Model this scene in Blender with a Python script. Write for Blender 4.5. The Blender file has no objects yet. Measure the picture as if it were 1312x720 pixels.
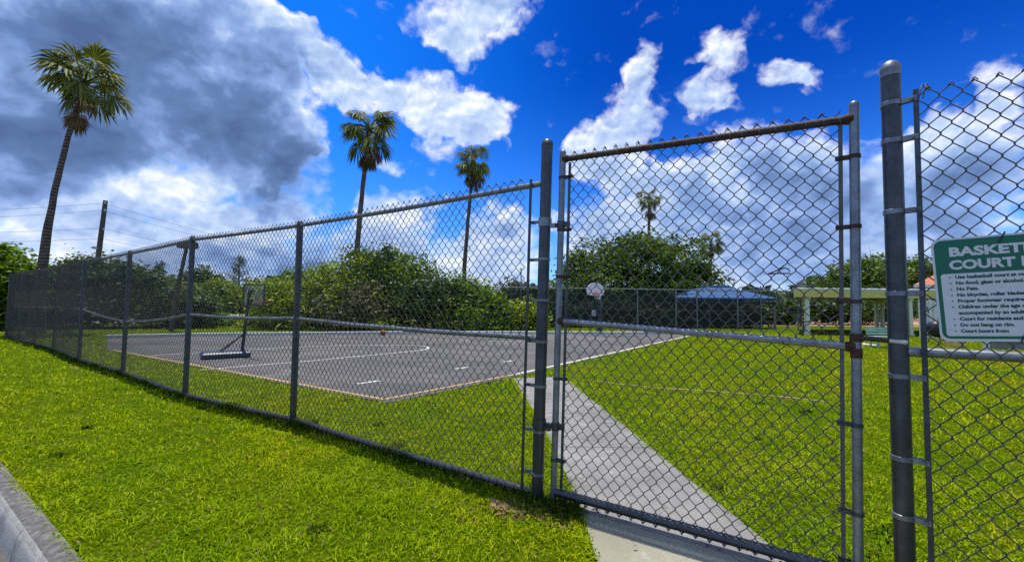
import bpy, bmesh, math, random
import numpy as np
from mathutils import Vector, Matrix

rng = np.random.default_rng(7)
random.seed(7)
scene = bpy.context.scene
COL = scene.collection
EYE = 1.48            # eye height above the lawn, metres
FOC = 560.0 / 1312.0  # focal length in frame widths

# ---------------------------------------------------------------- survey helpers
def sited(px, py, Y):
    """World point at real distance Y ahead for a bearing read off the photograph."""
    hor = 390.8 + 0.0107 * (px - 656.0)
    return Vector(((px - 656.0) / 560.0 * Y, Y, EYE + (hor - py) / 560.0 * Y))

# ---------------------------------------------------------------- mesh builders
class MB:
    def __init__(self):
        self.v, self.f, self.n = [], [], 0
    def add(self, verts, faces):
        verts = np.asarray(verts, dtype=float).reshape(-1, 3)
        self.v.append(verts)
        n = self.n
        self.f.extend([tuple(int(i) + n for i in f) for f in faces])
        self.n += len(verts)
        return self
    def box(self, c, s, rot=None):
        hx, hy, hz = s[0] / 2, s[1] / 2, s[2] / 2
        p = [Vector((x, y, z)) for z in (-hz, hz) for y in (-hy, hy) for x in (-hx, hx)]
        if rot is not None:
            p = [rot @ q for q in p]
        p = [q + Vector(c) for q in p]
        return self.add(p, [(0, 2, 3, 1), (4, 5, 7, 6), (0, 1, 5, 4), (2, 6, 7, 3), (0, 4, 6, 2), (1, 3, 7, 5)])
    def bar(self, a, b, w, t, up=(0, 0, 1)):
        """Rectangular bar from a to b."""
        a, b = Vector(a), Vector(b)
        d = (b - a); L = d.length; d.normalize()
        s = d.cross(Vector(up))
        if s.length < 1e-5:
            s = d.cross(Vector((0, 1, 0)))
        s.normalize(); u = s.cross(d)
        rot = Matrix((d, s, u)).transposed()
        return self.box((a + b) / 2, (L, w, t), rot)
    def tube(self, pts, rad, sides=10, caps=True):
        pts = [Vector(p) for p in pts]
        if not hasattr(rad, '__len__'):
            rad = [rad] * len(pts)
        rings = []
        prev = None
        for i, p in enumerate(pts):
            t = (pts[min(i + 1, len(pts) - 1)] - pts[max(i - 1, 0)]).normalized()
            if prev is None:
                a = t.cross(Vector((0, 0, 1)))
                if a.length < 1e-3:
                    a = t.cross(Vector((0, 1, 0)))
            else:
                a = prev - t * prev.dot(t)
            a.normalize(); prev = a
            b = t.cross(a)
            rings.append([p + (a * math.cos(2 * math.pi * k / sides) + b * math.sin(2 * math.pi * k / sides)) * rad[i] for k in range(sides)])
        v = [q for r in rings for q in r]
        f = []
        for i in range(len(pts) - 1):
            for k in range(sides):
                k2 = (k + 1) % sides
                f.append((i * sides + k, i * sides + k2, (i + 1) * sides + k2, (i + 1) * sides + k))
        if caps:
            f.append(tuple(range(sides - 1, -1, -1)))
            f.append(tuple((len(pts) - 1) * sides + k for k in range(sides)))
        return self.add(v, f)
    def poly_prism(self, outline, z0, z1):
        n = len(outline)
        v = [(x, y, z0) for x, y in outline] + [(x, y, z1) for x, y in outline]
        f = [tuple(range(n - 1, -1, -1)), tuple(range(n, 2 * n))]
        for i in range(n):
            j = (i + 1) % n
            f.append((i, j, n + j, n + i))
        return self.add(v, f)
    def build(self, name, mat, parent=None, smooth=False, bevel=0.0):
        v = np.concatenate(self.v) if self.v else np.zeros((0, 3))
        return mesh_object(name, v, self.f, mat, parent, smooth, bevel)

def origin_of(parent):
    o = Vector((0, 0, 0))
    while parent is not None:
        o += Vector(parent.location); parent = parent.parent
    return o

def link(name, me, mat, parent):
    ob = bpy.data.objects.new(name, me)
    if mat is not None:
        me.materials.append(mat)
    COL.objects.link(ob)
    if parent is not None:
        ob.parent = parent
    return ob

def mesh_object(name, v, f, mat, parent=None, smooth=False, bevel=0.0):
    v = np.asarray(v, dtype=float).reshape(-1, 3)
    if parent is not None:
        v = v - np.array(origin_of(parent))
    me = bpy.data.meshes.new(name)
    me.from_pydata(v.tolist(), [], f)
    me.update()
    ob = link(name, me, mat, parent)
    if smooth:
        me.polygons.foreach_set('use_smooth', [True] * len(me.polygons))
        me.set_sharp_from_angle(angle=math.radians(40)) if hasattr(me, 'set_sharp_from_angle') else None
    if bevel > 0:
        m = ob.modifiers.new('bevel', 'BEVEL'); m.width = bevel; m.segments = 2; m.limit_method = 'ANGLE'
    return ob

def np_object(name, v, faces, mat, parent=None, smooth=False):
    """Large mesh from arrays; faces is (M,k) with one k."""
    v = np.asarray(v, dtype=np.float32).reshape(-1, 3)
    if parent is not None:
        v = v - np.array(origin_of(parent), dtype=np.float32)
    faces = np.asarray(faces, dtype=np.int32)
    M, k = faces.shape
    me = bpy.data.meshes.new(name)
    me.vertices.add(len(v)); me.vertices.foreach_set('co', v.ravel())
    me.loops.add(M * k); me.loops.foreach_set('vertex_index', faces.ravel())
    me.polygons.add(M)
    me.polygons.foreach_set('loop_start', np.arange(0, M * k, k, dtype=np.int32))
    if smooth:
        me.polygons.foreach_set('use_smooth', np.ones(M, dtype=bool))
    me.update(calc_edges=True)
    me.validate()
    return link(name, me, mat, parent)

def tag(o, label=None, cat=None, group=None, kind=None):
    if label: o['label'] = label
    if cat: o['category'] = cat
    if group: o['group'] = group
    if kind: o['kind'] = kind
    return o

def thing(name, loc, label, cat, group=None):
    o = bpy.data.objects.new(name, None); COL.objects.link(o)
    o.location = loc; o.empty_display_size = 0.2
    return tag(o, label, cat, group)

# ---------------------------------------------------------------- materials
def new_mat(name):
    m = bpy.data.materials.new(name); m.use_nodes = True
    nt = m.node_tree; nt.nodes.clear()
    out = nt.nodes.new('ShaderNodeOutputMaterial')
    b = nt.nodes.new('ShaderNodeBsdfPrincipled')
    nt.links.new(b.outputs[0], out.inputs[0])
    return m, nt, b, out

def N(nt, t, **kw):
    n = nt.nodes.new(t)
    for k, v in kw.items():
        setattr(n, k, v)
    return n

def noise(nt, scale, detail=4, rough=0.55, vec=None, dim='3D'):
    n = N(nt, 'ShaderNodeTexNoise', noise_dimensions=dim)
    n.inputs['Scale'].default_value = scale; n.inputs['Detail'].default_value = detail
    n.inputs['Roughness'].default_value = rough
    if vec is not None: nt.links.new(vec, n.inputs['Vector'])
    return n

def ramp(nt, fac, stops, interp='LINEAR'):
    r = N(nt, 'ShaderNodeValToRGB'); cr = r.color_ramp; cr.interpolation = interp
    while len(cr.elements) > 1: cr.elements.remove(cr.elements[-1])
    for i, (p, c) in enumerate(stops):
        e = cr.elements[0] if i == 0 else cr.elements.new(p)
        e.position = p; e.color = (*c, 1) if len(c) == 3 else c
    nt.links.new(fac, r.inputs[0]); return r

def mixc(nt, fac, a, b, mode='MIX'):
    m = N(nt, 'ShaderNodeMix', data_type='RGBA', blend_type=mode)
    for sock, val in ((m.inputs[0], fac), (m.inputs[6], a), (m.inputs[7], b)):
        if hasattr(val, 'links') or hasattr(val, 'is_output'): nt.links.new(val, sock)
        elif isinstance(val, (int, float)): sock.default_value = val
        else: sock.default_value = (*val, 1)
    return m.outputs[2]

def math_(nt, op, a, b=None, clamp=False):
    m = N(nt, 'ShaderNodeMath', operation=op, use_clamp=clamp)
    for i, val in enumerate((a, b)):
        if val is None: continue
        if isinstance(val, (int, float)): m.inputs[i].default_value = val
        else: nt.links.new(val, m.inputs[i])
    return m.outputs[0]

def smooth(nt, val, lo, hi, a=0.0, b=1.0):
    m = N(nt, 'ShaderNodeMapRange', interpolation_type='SMOOTHSTEP')
    nt.links.new(val, m.inputs['Value'])
    m.inputs['From Min'].default_value = lo; m.inputs['From Max'].default_value = hi
    m.inputs['To Min'].default_value = a; m.inputs['To Max'].default_value = b
    return m.outputs[0]

def worldpos(nt):
    return N(nt, 'ShaderNodeNewGeometry').outputs['Position']

def bump(nt, b, h, strength, dist):
    n = N(nt, 'ShaderNodeBump'); n.inputs['Strength'].default_value = strength; n.inputs['Distance'].default_value = dist
    nt.links.new(h, n.inputs['Height']); nt.links.new(n.outputs[0], b.inputs['Normal'])

def simple(name, col, rough=0.6, metal=0.0, var=0.25, scale=6.0, bumpy=0.0, spec=0.5):
    m, nt, b, _ = new_mat(name)
    p = worldpos(nt)
    n = noise(nt, scale, 5, 0.6, p)
    c2 = tuple(c * (1 - var) for c in col); c1 = tuple(min(1, c * (1 + var)) for c in col)
    r = ramp(nt, n.outputs[0], [(0.3, c2), (0.7, c1)])
    nt.links.new(r.outputs[0], b.inputs['Base Color'])
    b.inputs['Roughness'].default_value = rough; b.inputs['Metallic'].default_value = metal
    b.inputs['Specular IOR Level'].default_value = spec
    if bumpy: bump(nt, b, n.outputs[0], bumpy, 0.01)
    return m

def galvanised(name, base, rust=0.0, metal=0.7, rough=0.42):
    m, nt, b, _ = new_mat(name)
    p = worldpos(nt)
    n1 = noise(nt, 9, 6, 0.65, p); n2 = noise(nt, 70, 3, 0.6, p)
    sc = N(nt, 'ShaderNodeVectorMath', operation='MULTIPLY'); sc.inputs[1].default_value = (40, 40, 1.4)
    nt.links.new(p, sc.inputs[0])
    n3 = noise(nt, 1.0, 4, 0.6, sc.outputs[0])
    r = ramp(nt, n1.outputs[0], [(0.3, tuple(c * .6 for c in base)), (0.55, base), (0.75, tuple(min(1, c * 1.45) for c in base))])
    c = mixc(nt, smooth(nt, n3.outputs[0], 0.52, 0.75, 0, 0.4), r.outputs[0], tuple(c * 0.5 for c in base))
    c = mixc(nt, smooth(nt, n2.outputs[0], 0.6, 0.75, 0, 0.12), c, tuple(min(1, c * 1.5) for c in base))
    vz = N(nt, 'ShaderNodeTexVoronoi'); vz.inputs['Scale'].default_value = 75; nt.links.new(p, vz.inputs['Vector'])
    bw_ = N(nt, 'ShaderNodeRGBToBW'); nt.links.new(vz.outputs['Color'], bw_.inputs[0])
    c = mixc(nt, smooth(nt, bw_.outputs[0], .45, .8, 0, .14), c, tuple(min(1, k * 1.9) for k in base))
    n5 = noise(nt, 3.3, 4, .6, p)
    c = mixc(nt, smooth(nt, n5.outputs[0], .58, .72, 0, .4), c, (0.07, 0.062, 0.052))
    if rust > 0:
        n4 = noise(nt, 14, 6, 0.7, p)
        msk = smooth(nt, n4.outputs[0], 0.72 - 0.42 * rust, 0.82 - 0.40 * rust)
        c = mixc(nt, msk, c, ramp(nt, n2.outputs[0], [(0.3, (0.03, 0.013, 0.007)), (0.7, (0.12, 0.05, 0.022))]).outputs[0])
        b.inputs['Metallic'].default_value = metal * (1 - rust * .7)
    else:
        b.inputs['Metallic'].default_value = metal
    nt.links.new(c, b.inputs['Base Color'])
    b.inputs['Roughness'].default_value = rough
    bump(nt, b, n1.outputs[0], 0.15, 0.002)
    return m

def leaf_mat(name, dark, mid, light, trans=0.35, rough=0.55, clump=1.2, shift=0.0):
    m, nt, b, out = new_mat(name)
    g = N(nt, 'ShaderNodeNewGeometry')
    n = noise(nt, clump, 3, 0.6, g.outputs['Position'])
    f = math_(nt, 'ADD', math_(nt, 'MULTIPLY', g.outputs['Random Per Island'], 0.55), math_(nt, 'MULTIPLY', n.outputs[0], 0.75))
    f = math_(nt, 'ADD', f, shift - 0.15)
    r = ramp(nt, f, [(0.12, dark), (0.5, mid), (0.88, light)])
    nt.links.new(r.outputs[0], b.inputs['Base Color'])
    b.inputs['Roughness'].default_value = rough
    b.inputs['Specular IOR Level'].default_value = 0.35
    t = N(nt, 'ShaderNodeBsdfTranslucent')
    tc = mixc(nt, 1.0, r.outputs[0], (1.25, 1.1, 0.5), 'MULTIPLY')
    nt.links.new(tc, t.inputs[0])
    mx = N(nt, 'ShaderNodeMixShader'); mx.inputs[0].default_value = trans
    nt.links.new(b.outputs[0], mx.inputs[1]); nt.links.new(t.outputs[0], mx.inputs[2])
    nt.links.new(mx.outputs[0], out.inputs[0])
    return m

M = {}
M['post'] = galvanised('weathered_galvanised_post', (0.072, 0.077, 0.080))
M['post_light'] = galvanised('galvanised_stile', (0.21, 0.225, 0.24))
M['rail'] = galvanised('galvanised_rail', (0.25, 0.265, 0.28))
M['rusty'] = galvanised('rusted_pipe', (0.065, 0.055, 0.048), rust=0.62, rough=0.75)
M['rust'] = galvanised('rust', (0.12, 0.07, 0.05), rust=1.0, rough=0.9)
M['wire'] = galvanised('weathered_wire', (0.095, 0.09, 0.082), rust=0.15, metal=0.3, rough=0.6)
M['darkmetal'] = simple('dark_painted_metal', (0.035, 0.037, 0.04), 0.5, 0.2)
M['blackplastic'] = simple('black_plastic', (0.02, 0.02, 0.022), 0.45)
M['white'] = simple('white_paint', (0.72, 0.72, 0.69), 0.55, var=0.08)
M['cream'] = simple('cream_paint', (0.60, 0.52, 0.13), 0.6, var=0.14)
M['column'] = simple('pale_cream_column', (0.72, 0.68, 0.52), 0.6, var=.08)
M['tank'] = simple('dark_blue_plastic', (0.022, 0.035, 0.07), 0.4)
M['backboard'] = simple('white_backboard', (0.75, 0.73, 0.7), 0.5, var=0.06)
M['orange'] = simple('orange_rim', (0.65, 0.09, 0.03), 0.45)
M['ball'] = simple('brown_rubber', (0.22, 0.07, 0.03), 0.6)
M['net'] = simple('net_cord', (0.7, 0.7, 0.68), 0.8)
M['wood'] = simple('weathered_wood', (0.085, 0.065, 0.05), 0.85, scale=3, bumpy=.3)
m, nt, b, out = new_mat('palm_trunk_rings')
p = worldpos(nt); s_ = N(nt, 'ShaderNodeSeparateXYZ'); nt.links.new(p, s_.inputs[0])
n1 = noise(nt, 6, 5, .65, p)
wv = math_(nt, 'SINE', math_(nt, 'ADD', math_(nt, 'MULTIPLY', s_.outputs[2], 42.0), math_(nt, 'MULTIPLY', n1.outputs[0], 7.0)))
rr_ = ramp(nt, math_(nt, 'ADD', math_(nt, 'MULTIPLY', wv, .22), n1.outputs[0]), [(0.25, (0.035, 0.025, 0.018)), (0.5, (0.10, 0.072, 0.052)), (0.8, (0.19, 0.145, 0.105))])
nt.links.new(rr_.outputs[0], b.inputs['Base Color']); b.inputs['Roughness'].default_value = .9; bump(nt, b, wv, .6, .02)
M['trunk'] = m
M['bark'] = simple('bark', (0.07, 0.055, 0.04), 0.9, var=.4, scale=8, bumpy=.6)
M['roof_blue'] = simple('blue_canopy_cloth', (0.012, 0.075, 0.21), 0.6, var=.12, scale=1.0)
M['roof_orange'] = simple('orange_roof_tile', (0.50, 0.16, 0.07), 0.75, scale=9)
M['house'] = simple('house_render', (0.62, 0.58, 0.52), 0.8, var=.06)
M['green_bench'] = simple('pale_green_paint', (0.28, 0.42, 0.32), 0.6)
M['pot'] = simple('ochre_pot', (0.75, 0.48, 0.12), 0.7)
M['glassdark'] = simple('dark_glass', (0.02, 0.025, 0.03), 0.1)
M['lampglass'] = simple('lamp_globe', (0.35, 0.35, 0.36), 0.3)
M['pipe_white'] = simple('white_plastic_pipe', (0.75, 0.75, 0.72), 0.5, var=.05)
M['concrete_wall'] = simple('grey_concrete', (0.26, 0.25, 0.235), 0.85, scale=7)

# perforated windscreen cloth, also the dark sheet standing in for canopy shade
m, nt, b, out = new_mat('windscreen_and_shade_sheet')
b.inputs['Base Color'].default_value = (0.012, 0.017, 0.016, 1); b.inputs['Roughness'].default_value = 0.9
tr = N(nt, 'ShaderNodeBsdfTransparent'); mx = N(nt, 'ShaderNodeMixShader')
nt.links.new(smooth(nt, noise(nt, 1.3, 4, .6, worldpos(nt)).outputs[0], 0.3, 0.75, 0.18, 0.42), mx.inputs[0])
nt.links.new(b.outputs[0], mx.inputs[1]); nt.links.new(tr.outputs[0], mx.inputs[2]); nt.links.new(mx.outputs[0], out.inputs[0])
M['screen'] = m
# clear acrylic backboard
m, nt, b, out = new_mat('clear_acrylic')
b.inputs['Base Color'].default_value = (0.5, 0.52, 0.55, 1); b.inputs['Roughness'].default_value = 0.25
tr = N(nt, 'ShaderNodeBsdfTransparent'); mx = N(nt, 'ShaderNodeMixShader'); mx.inputs[0].default_value = 0.86
nt.links.new(b.outputs[0], mx.inputs[1]); nt.links.new(tr.outputs[0], mx.inputs[2]); nt.links.new(mx.outputs[0], out.inputs[0])
M['acrylic'] = m

# lawn soil / thatch sheet
m, nt, b, out = new_mat('lawn')
p = worldpos(nt)
n1 = noise(nt, 0.35, 5, 0.6, p); n2 = noise(nt, 26, 5, 0.7, p); n3 = noise(nt, 2.4, 4, 0.6, p)
fine = ramp(nt, n2.outputs[0], [(0.28, (0.012, 0.022, 0.002)), (0.5, (0.07, 0.105, 0.002)), (0.75, (0.24, 0.30, 0.003))])
patch = ramp(nt, n1.outputs[0], [(0.3, (0.75, 0.95, 0.8)), (0.6, (1.0, 1.0, 1.0)), (0.75, (1.45, 1.08, 1.1))])
c = mixc(nt, 1.0, fine.outputs[0], patch.outputs[0], 'MULTIPLY')
c = mixc(nt, smooth(nt, n3.outputs[0], 0.55, 0.75, 0, .5), c, (0.15, 0.16, 0.012))
nt.links.new(c, b.inputs['Base Color']); b.inputs['Roughness'].default_value = 0.9
b.inputs['Specular IOR Level'].default_value = 0.02
bump(nt, b, n2.outputs[0], 0.9, 0.04)
M['lawn'] = m

# grass blades
def blade_mat(name, dark, mid, light, dry):
    m, nt, b, out = new_mat(name)
    g = N(nt, 'ShaderNodeNewGeometry')
    n = noise(nt, 0.55, 5, 0.65, g.outputs['Position']); n2 = noise(nt, 3.0, 3, 0.6, g.outputs['Position'])
    f = math_(nt, 'ADD', math_(nt, 'MULTIPLY', g.outputs['Random Per Island'], 0.6), math_(nt, 'MULTIPLY', n2.outputs[0], 0.6))
    r = ramp(nt, math_(nt, 'SUBTRACT', f, 0.1), [(0.1, dark), (0.5, mid), (0.85, light)])
    big = ramp(nt, n.outputs[0], [(0.30, (0.55, 0.76, 0.8)), (0.5, (.95, .96, .8)), (0.72, (1.4, 1.08, .8))])
    c = mixc(nt, 1.0, r.outputs[0], big.outputs[0], 'MULTIPLY')
    isdry = smooth(nt, math_(nt, 'ADD', math_(nt, 'FRACT', math_(nt, 'MULTIPLY', g.outputs['Random Per Island'], 37.7)), math_(nt, 'MULTIPLY', n2.outputs[0], .25)), 1.06, 1.10)
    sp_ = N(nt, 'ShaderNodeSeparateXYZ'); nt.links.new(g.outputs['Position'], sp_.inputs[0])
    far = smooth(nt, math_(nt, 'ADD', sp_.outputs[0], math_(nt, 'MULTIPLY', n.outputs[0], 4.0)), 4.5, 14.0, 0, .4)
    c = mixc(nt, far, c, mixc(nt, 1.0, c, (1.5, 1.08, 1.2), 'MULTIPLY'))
    c = mixc(nt, isdry, c, dry)
    nt.links.new(c, b.inputs['Base Color']); b.inputs['Roughness'].default_value = 0.7
    b.inputs['Specular IOR Level'].default_value = 0.03
    t = N(nt, 'ShaderNodeBsdfTranslucent'); nt.links.new(mixc(nt, 1.0, c, (1.2, 1.1, 0.4), 'MULTIPLY'), t.inputs[0])
    mx = N(nt, 'ShaderNodeMixShader'); mx.inputs[0].default_value = 0.35
    nt.links.new(b.outputs[0], mx.inputs[1]); nt.links.new(t.outputs[0], mx.inputs[2]); nt.links.new(mx.outputs[0], out.inputs[0])
    return m
M['blade'] = blade_mat('grass_blade', (0.07, 0.14, 0.001), (0.26, 0.38, 0.001), (0.52, 0.60, 0.02), (0.30, 0.22, 0.08))
M['weed'] = blade_mat('weed_blade', (0.012, 0.035, 0.004), (0.04, 0.085, 0.006), (0.10, 0.16, 0.012), (0.22, 0.14, 0.06))

# concrete footpath
def path_mat(name, lo, mid, hi):
  m, nt, b, out = new_mat('footpath_concrete')
  p = worldpos(nt)
  n1 = noise(nt, 1.3, 6, 0.65, p); n2 = noise(nt, 60, 4, 0.7, p); n3 = noise(nt, 7, 5, 0.7, p)
  r = ramp(nt, n1.outputs[0], [(0.3, lo), (0.5, mid), (0.7, hi)])
  c = mixc(nt, smooth(nt, n3.outputs[0], 0.60, 0.68, 0, .7), r.outputs[0], (0.40, 0.385, 0.335))
  c = mixc(nt, smooth(nt, n3.outputs[0], 0.30, 0.42, .55, 0), c, (0.13, 0.125, 0.11))
  c = mixc(nt, smooth(nt, n2.outputs[0], 0.52, 0.75, 0, .5), c, (0.10, 0.10, 0.09))
  vo = N(nt, 'ShaderNodeTexVoronoi', feature='DISTANCE_TO_EDGE'); vo.inputs['Scale'].default_value = 0.55
  dsp = N(nt, 'ShaderNodeVectorMath', operation='ADD'); nt.links.new(p, dsp.inputs[0])
  s_ = N(nt, 'ShaderNodeVectorMath', operation='SCALE'); s_.inputs['Scale'].default_value = .5; nt.links.new(noise(nt, 3.0, 5, .65, p).outputs['Color'], s_.inputs[0])
  nt.links.new(s_.outputs[0], dsp.inputs[1]); nt.links.new(dsp.outputs[0], vo.inputs['Vector'])
  c = mixc(nt, smooth(nt, vo.outputs[0], 0.0, 0.0045, .75, 0), c, (0.045, 0.04, 0.035))
  c = mixc(nt, smooth(nt, noise(nt, .8, 3, .5, p).outputs[0], .5, .72, 0, .35), c, (0.11, 0.10, 0.085))
  nt.links.new(c, b.inputs['Base Color']); b.inputs['Roughness'].default_value = 0.85
  bump(nt, b, n2.outputs[0], 0.4, 0.006)
  return m
M['footpath'] = path_mat('footpath_concrete', (0.15, 0.145, 0.13), (0.215, 0.206, 0.187), (0.30, 0.288, 0.258))
M['footpath_pale'] = path_mat('pale_footpath_concrete', (0.23, 0.21, 0.145), (0.29, 0.265, 0.185), (0.35, 0.325, 0.235))

# court asphalt
m, nt, b, out = new_mat('court_asphalt')
p = worldpos(nt)
n1 = noise(nt, 0.28, 6, 0.6, p); n2 = noise(nt, 55, 4, 0.75, p)
sc = N(nt, 'ShaderNodeVectorMath', operation='MULTIPLY'); sc.inputs[1].default_value = (0.5, 1.6, 1); nt.links.new(p, sc.inputs[0])
n3 = noise(nt, 0.5, 5, 0.65, sc.outputs[0])
r = ramp(nt, n1.outputs[0], [(0.3, (0.06, 0.057, 0.053)), (0.5, (0.105, 0.098, 0.088)), (0.72, (0.185, 0.172, 0.145))])
c = mixc(nt, smooth(nt, n3.outputs[0], 0.5, 0.7, 0, .5), r.outputs[0], (0.205, 0.19, 0.165))
c = mixc(nt, smooth(nt, n2.outputs[0], 0.35, 0.7, .5, 0), c, (0.05, 0.05, 0.052))
c = mixc(nt, smooth(nt, noise(nt, .9, 5, .7, p).outputs[0], .52, .70, 0, .55), c, (0.20, 0.183, 0.152))
c = mixc(nt, smooth(nt, noise(nt, .55, 4, .6, sc.outputs[0]).outputs[0], .56, .70, 0, .5), c, (0.075, 0.072, 0.07))
vo = N(nt, 'ShaderNodeTexVoronoi', feature='DISTANCE_TO_EDGE'); vo.inputs['Scale'].default_value = 0.22
dsp = N(nt, 'ShaderNodeVectorMath', operation='ADD'); nt.links.new(p, dsp.inputs[0])
nn = noise(nt, 1.2, 4, .6, p); sc2 = N(nt, 'ShaderNodeVectorMath', operation='SCALE'); sc2.inputs['Scale'].default_value = 1.4
nt.links.new(nn.outputs['Color'], sc2.inputs[0]); nt.links.new(sc2.outputs[0], dsp.inputs[1]); nt.links.new(dsp.outputs[0], vo.inputs['Vector'])
c = mixc(nt, smooth(nt, vo.outputs[0], 0.0, 0.006, .6, 0), c, (0.03, 0.03, 0.03))
nt.links.new(c, b.inputs['Base Color']); b.inputs['Roughness'].default_value = 0.85
bump(nt, b, n2.outputs[0], 0.5, 0.006)
M['court'] = m

def paint(name, col, under, wear=0.45):
    m, nt, b, out = new_mat(name)
    p = worldpos(nt)
    n1 = noise(nt, 9, 6, 0.75, p)
    c = mixc(nt, smooth(nt, n1.outputs[0], wear, wear + .12), col, under)
    nt.links.new(c, b.inputs['Base Color']); b.inputs['Roughness'].default_value = 0.75
    return m
M['line_white'] = paint('worn_white_paint', (0.60, 0.60, 0.56), (0.2, 0.19, 0.175), .50)
M['line_yellow'] = paint('worn_yellow_paint', (0.50, 0.32, 0.09), (0.2, 0.17, 0.12), .52)

# road gutter + kerb
M['road'] = simple('road_asphalt', (0.085, 0.08, 0.072), 0.9, var=.35, scale=45, bumpy=.5)
M['farroad'] = simple('pale_far_road', (0.30, 0.285, 0.275), 0.9, var=.12, scale=.4)
M['sand'] = simple('sandy_ground', (0.42, 0.25, 0.14), 0.95, var=.2, scale=.7)
M['soil'] = simple('bare_soil', (0.22, 0.155, 0.075), 0.95, var=.35, scale=14, bumpy=.4)
m, nt, b, out = new_mat('weathered_kerb')
p = worldpos(nt)
n1 = noise(nt, 18, 6, 0.75, p); n2 = noise(nt, 4, 5, 0.7, p); n3 = noise(nt, 130, 3, .7, p)
mp = N(nt, 'ShaderNodeMapping'); mp.inputs['Rotation'].default_value = (0, 0, math.radians(34)); mp.inputs['Scale'].default_value = (3.0, .8, .6)
nt.links.new(p, mp.inputs['Vector']); n4 = noise(nt, 1.6, 5, .7, mp.outputs[0])
r = ramp(nt, n1.outputs[0], [(0.32, (0.05, 0.046, 0.04)), (0.52, (0.115, 0.108, 0.096)), (0.72, (0.27, 0.255, 0.23))])
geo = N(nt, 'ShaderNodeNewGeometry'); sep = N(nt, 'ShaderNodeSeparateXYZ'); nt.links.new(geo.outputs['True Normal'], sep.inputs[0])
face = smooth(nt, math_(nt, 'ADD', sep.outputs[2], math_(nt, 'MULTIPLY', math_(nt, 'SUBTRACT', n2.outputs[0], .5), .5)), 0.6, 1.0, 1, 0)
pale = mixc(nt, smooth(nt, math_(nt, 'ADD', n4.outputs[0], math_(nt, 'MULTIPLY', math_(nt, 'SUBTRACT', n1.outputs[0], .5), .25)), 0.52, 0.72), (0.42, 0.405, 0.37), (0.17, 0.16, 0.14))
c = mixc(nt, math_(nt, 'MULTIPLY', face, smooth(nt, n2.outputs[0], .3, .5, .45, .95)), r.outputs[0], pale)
c = mixc(nt, smooth(nt, n3.outputs[0], .5, .66, 0, .6), c, (0.05, 0.047, 0.042))
c = mixc(nt, smooth(nt, noise(nt, 55, 4, .7, p).outputs[0], .55, .7, 0, .45), c, (0.36, 0.345, 0.31))
nt.links.new(c, b.inputs['Base Color']); b.inputs['Roughness'].default_value = 0.9
bump(nt, b, n3.outputs[0], 0.9, 0.004)
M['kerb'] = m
M['kerb_far'] = simple('pale_concrete_edging', (0.50, 0.50, 0.49), 0.85, var=.15, scale=2)

# sign faces
M['sign_green'] = simple('sign_green', (0.002, 0.115, 0.052), 0.35, var=.06)
M['sign_white'] = simple('sign_white', (0.62, 0.61, 0.59), 0.4, var=.06, scale=12)
M['sign_text'] = simple('sign_text_green', (0.01, 0.055, 0.04), 0.4, var=.05)
M['sign_alu'] = simple('sign_back_aluminium', (0.35, 0.35, 0.35), 0.4, 0.7)

# foliage
M['bush_yellow'] = leaf_mat('yellow_green_leaf', (0.050, 0.108, 0.004), (0.201, 0.300, 0.006), (0.424, 0.503, 0.013))
M['bush_green'] = leaf_mat('bright_green_leaf', (0.030, 0.086, 0.006), (0.121, 0.228, 0.008), (0.283, 0.406, 0.015))
M['bush_dark'] = leaf_mat('dark_green_leaf', (0.018, 0.044, 0.012), (0.053, 0.107, 0.018), (0.133, 0.199, 0.026), .25)
M['ficus'] = leaf_mat('ficus_leaf', (0.020, 0.054, 0.006), (0.078, 0.150, 0.010), (0.189, 0.283, 0.018), .3)
M['hedge_bank'] = leaf_mat('bank_vine_leaf', (0.064, 0.128, 0.021), (0.149, 0.234, 0.031), (0.276, 0.361, 0.043), clump=.25)
M['pine'] = leaf_mat('casuarina_needle', (0.064, 0.085, 0.075), (0.128, 0.160, 0.128), (0.213, 0.245, 0.181), .2, clump=.6)
M['farwood'] = leaf_mat('distant_leaf', (0.020, 0.048, 0.031), (0.048, 0.085, 0.044), (0.102, 0.145, 0.060), .2, clump=.15)
M['twig'] = leaf_mat('dry_twig', (0.05, 0.05, 0.02), (0.13, 0.12, 0.045), (0.22, 0.20, 0.08), .15)
M['palm'] = leaf_mat('palm_frond', (0.025, 0.060, 0.013), (0.116, 0.149, 0.025), (0.340, 0.319, 0.064), .3, .62, clump=1.5)
M['palm_dead'] = leaf_mat('dead_palm_frond', (0.045, 0.028, 0.012), (0.13, 0.075, 0.03), (0.28, 0.18, 0.08), .2, .7)
# ---------------------------------------------------------------- ground, roads, court
KD = np.array([0.828, -0.56]); KN = np.array([-0.56, -0.828])   # along the kerb / towards the road
K0 = np.array([-4.52, 3.96])
def kpt(s, o): return K0 + KD * s + KN * o

def sheet(name, outline, z, mat, kind='structure', label=None, cat=None, sub=0):
    me_v = [(x, y, z) for x, y in outline]
    ob = mesh_object(name, me_v, [tuple(range(len(outline)))], mat)
    tag(ob, label, cat, None, kind)
    return ob

a, b2 = kpt(-900, 0), kpt(900, 0)
c2, d2 = kpt(900, -1500), kpt(-900, -1500)
sheet('lawn', [a, b2, c2, d2], 0.0, M['lawn'])
a, b2, c2, d2 = kpt(-900, 0.10), kpt(900, 0.10), kpt(900, 60), kpt(-900, 60)
sheet('road', [d2, c2, b2, a], -0.17, M['road'])
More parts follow.
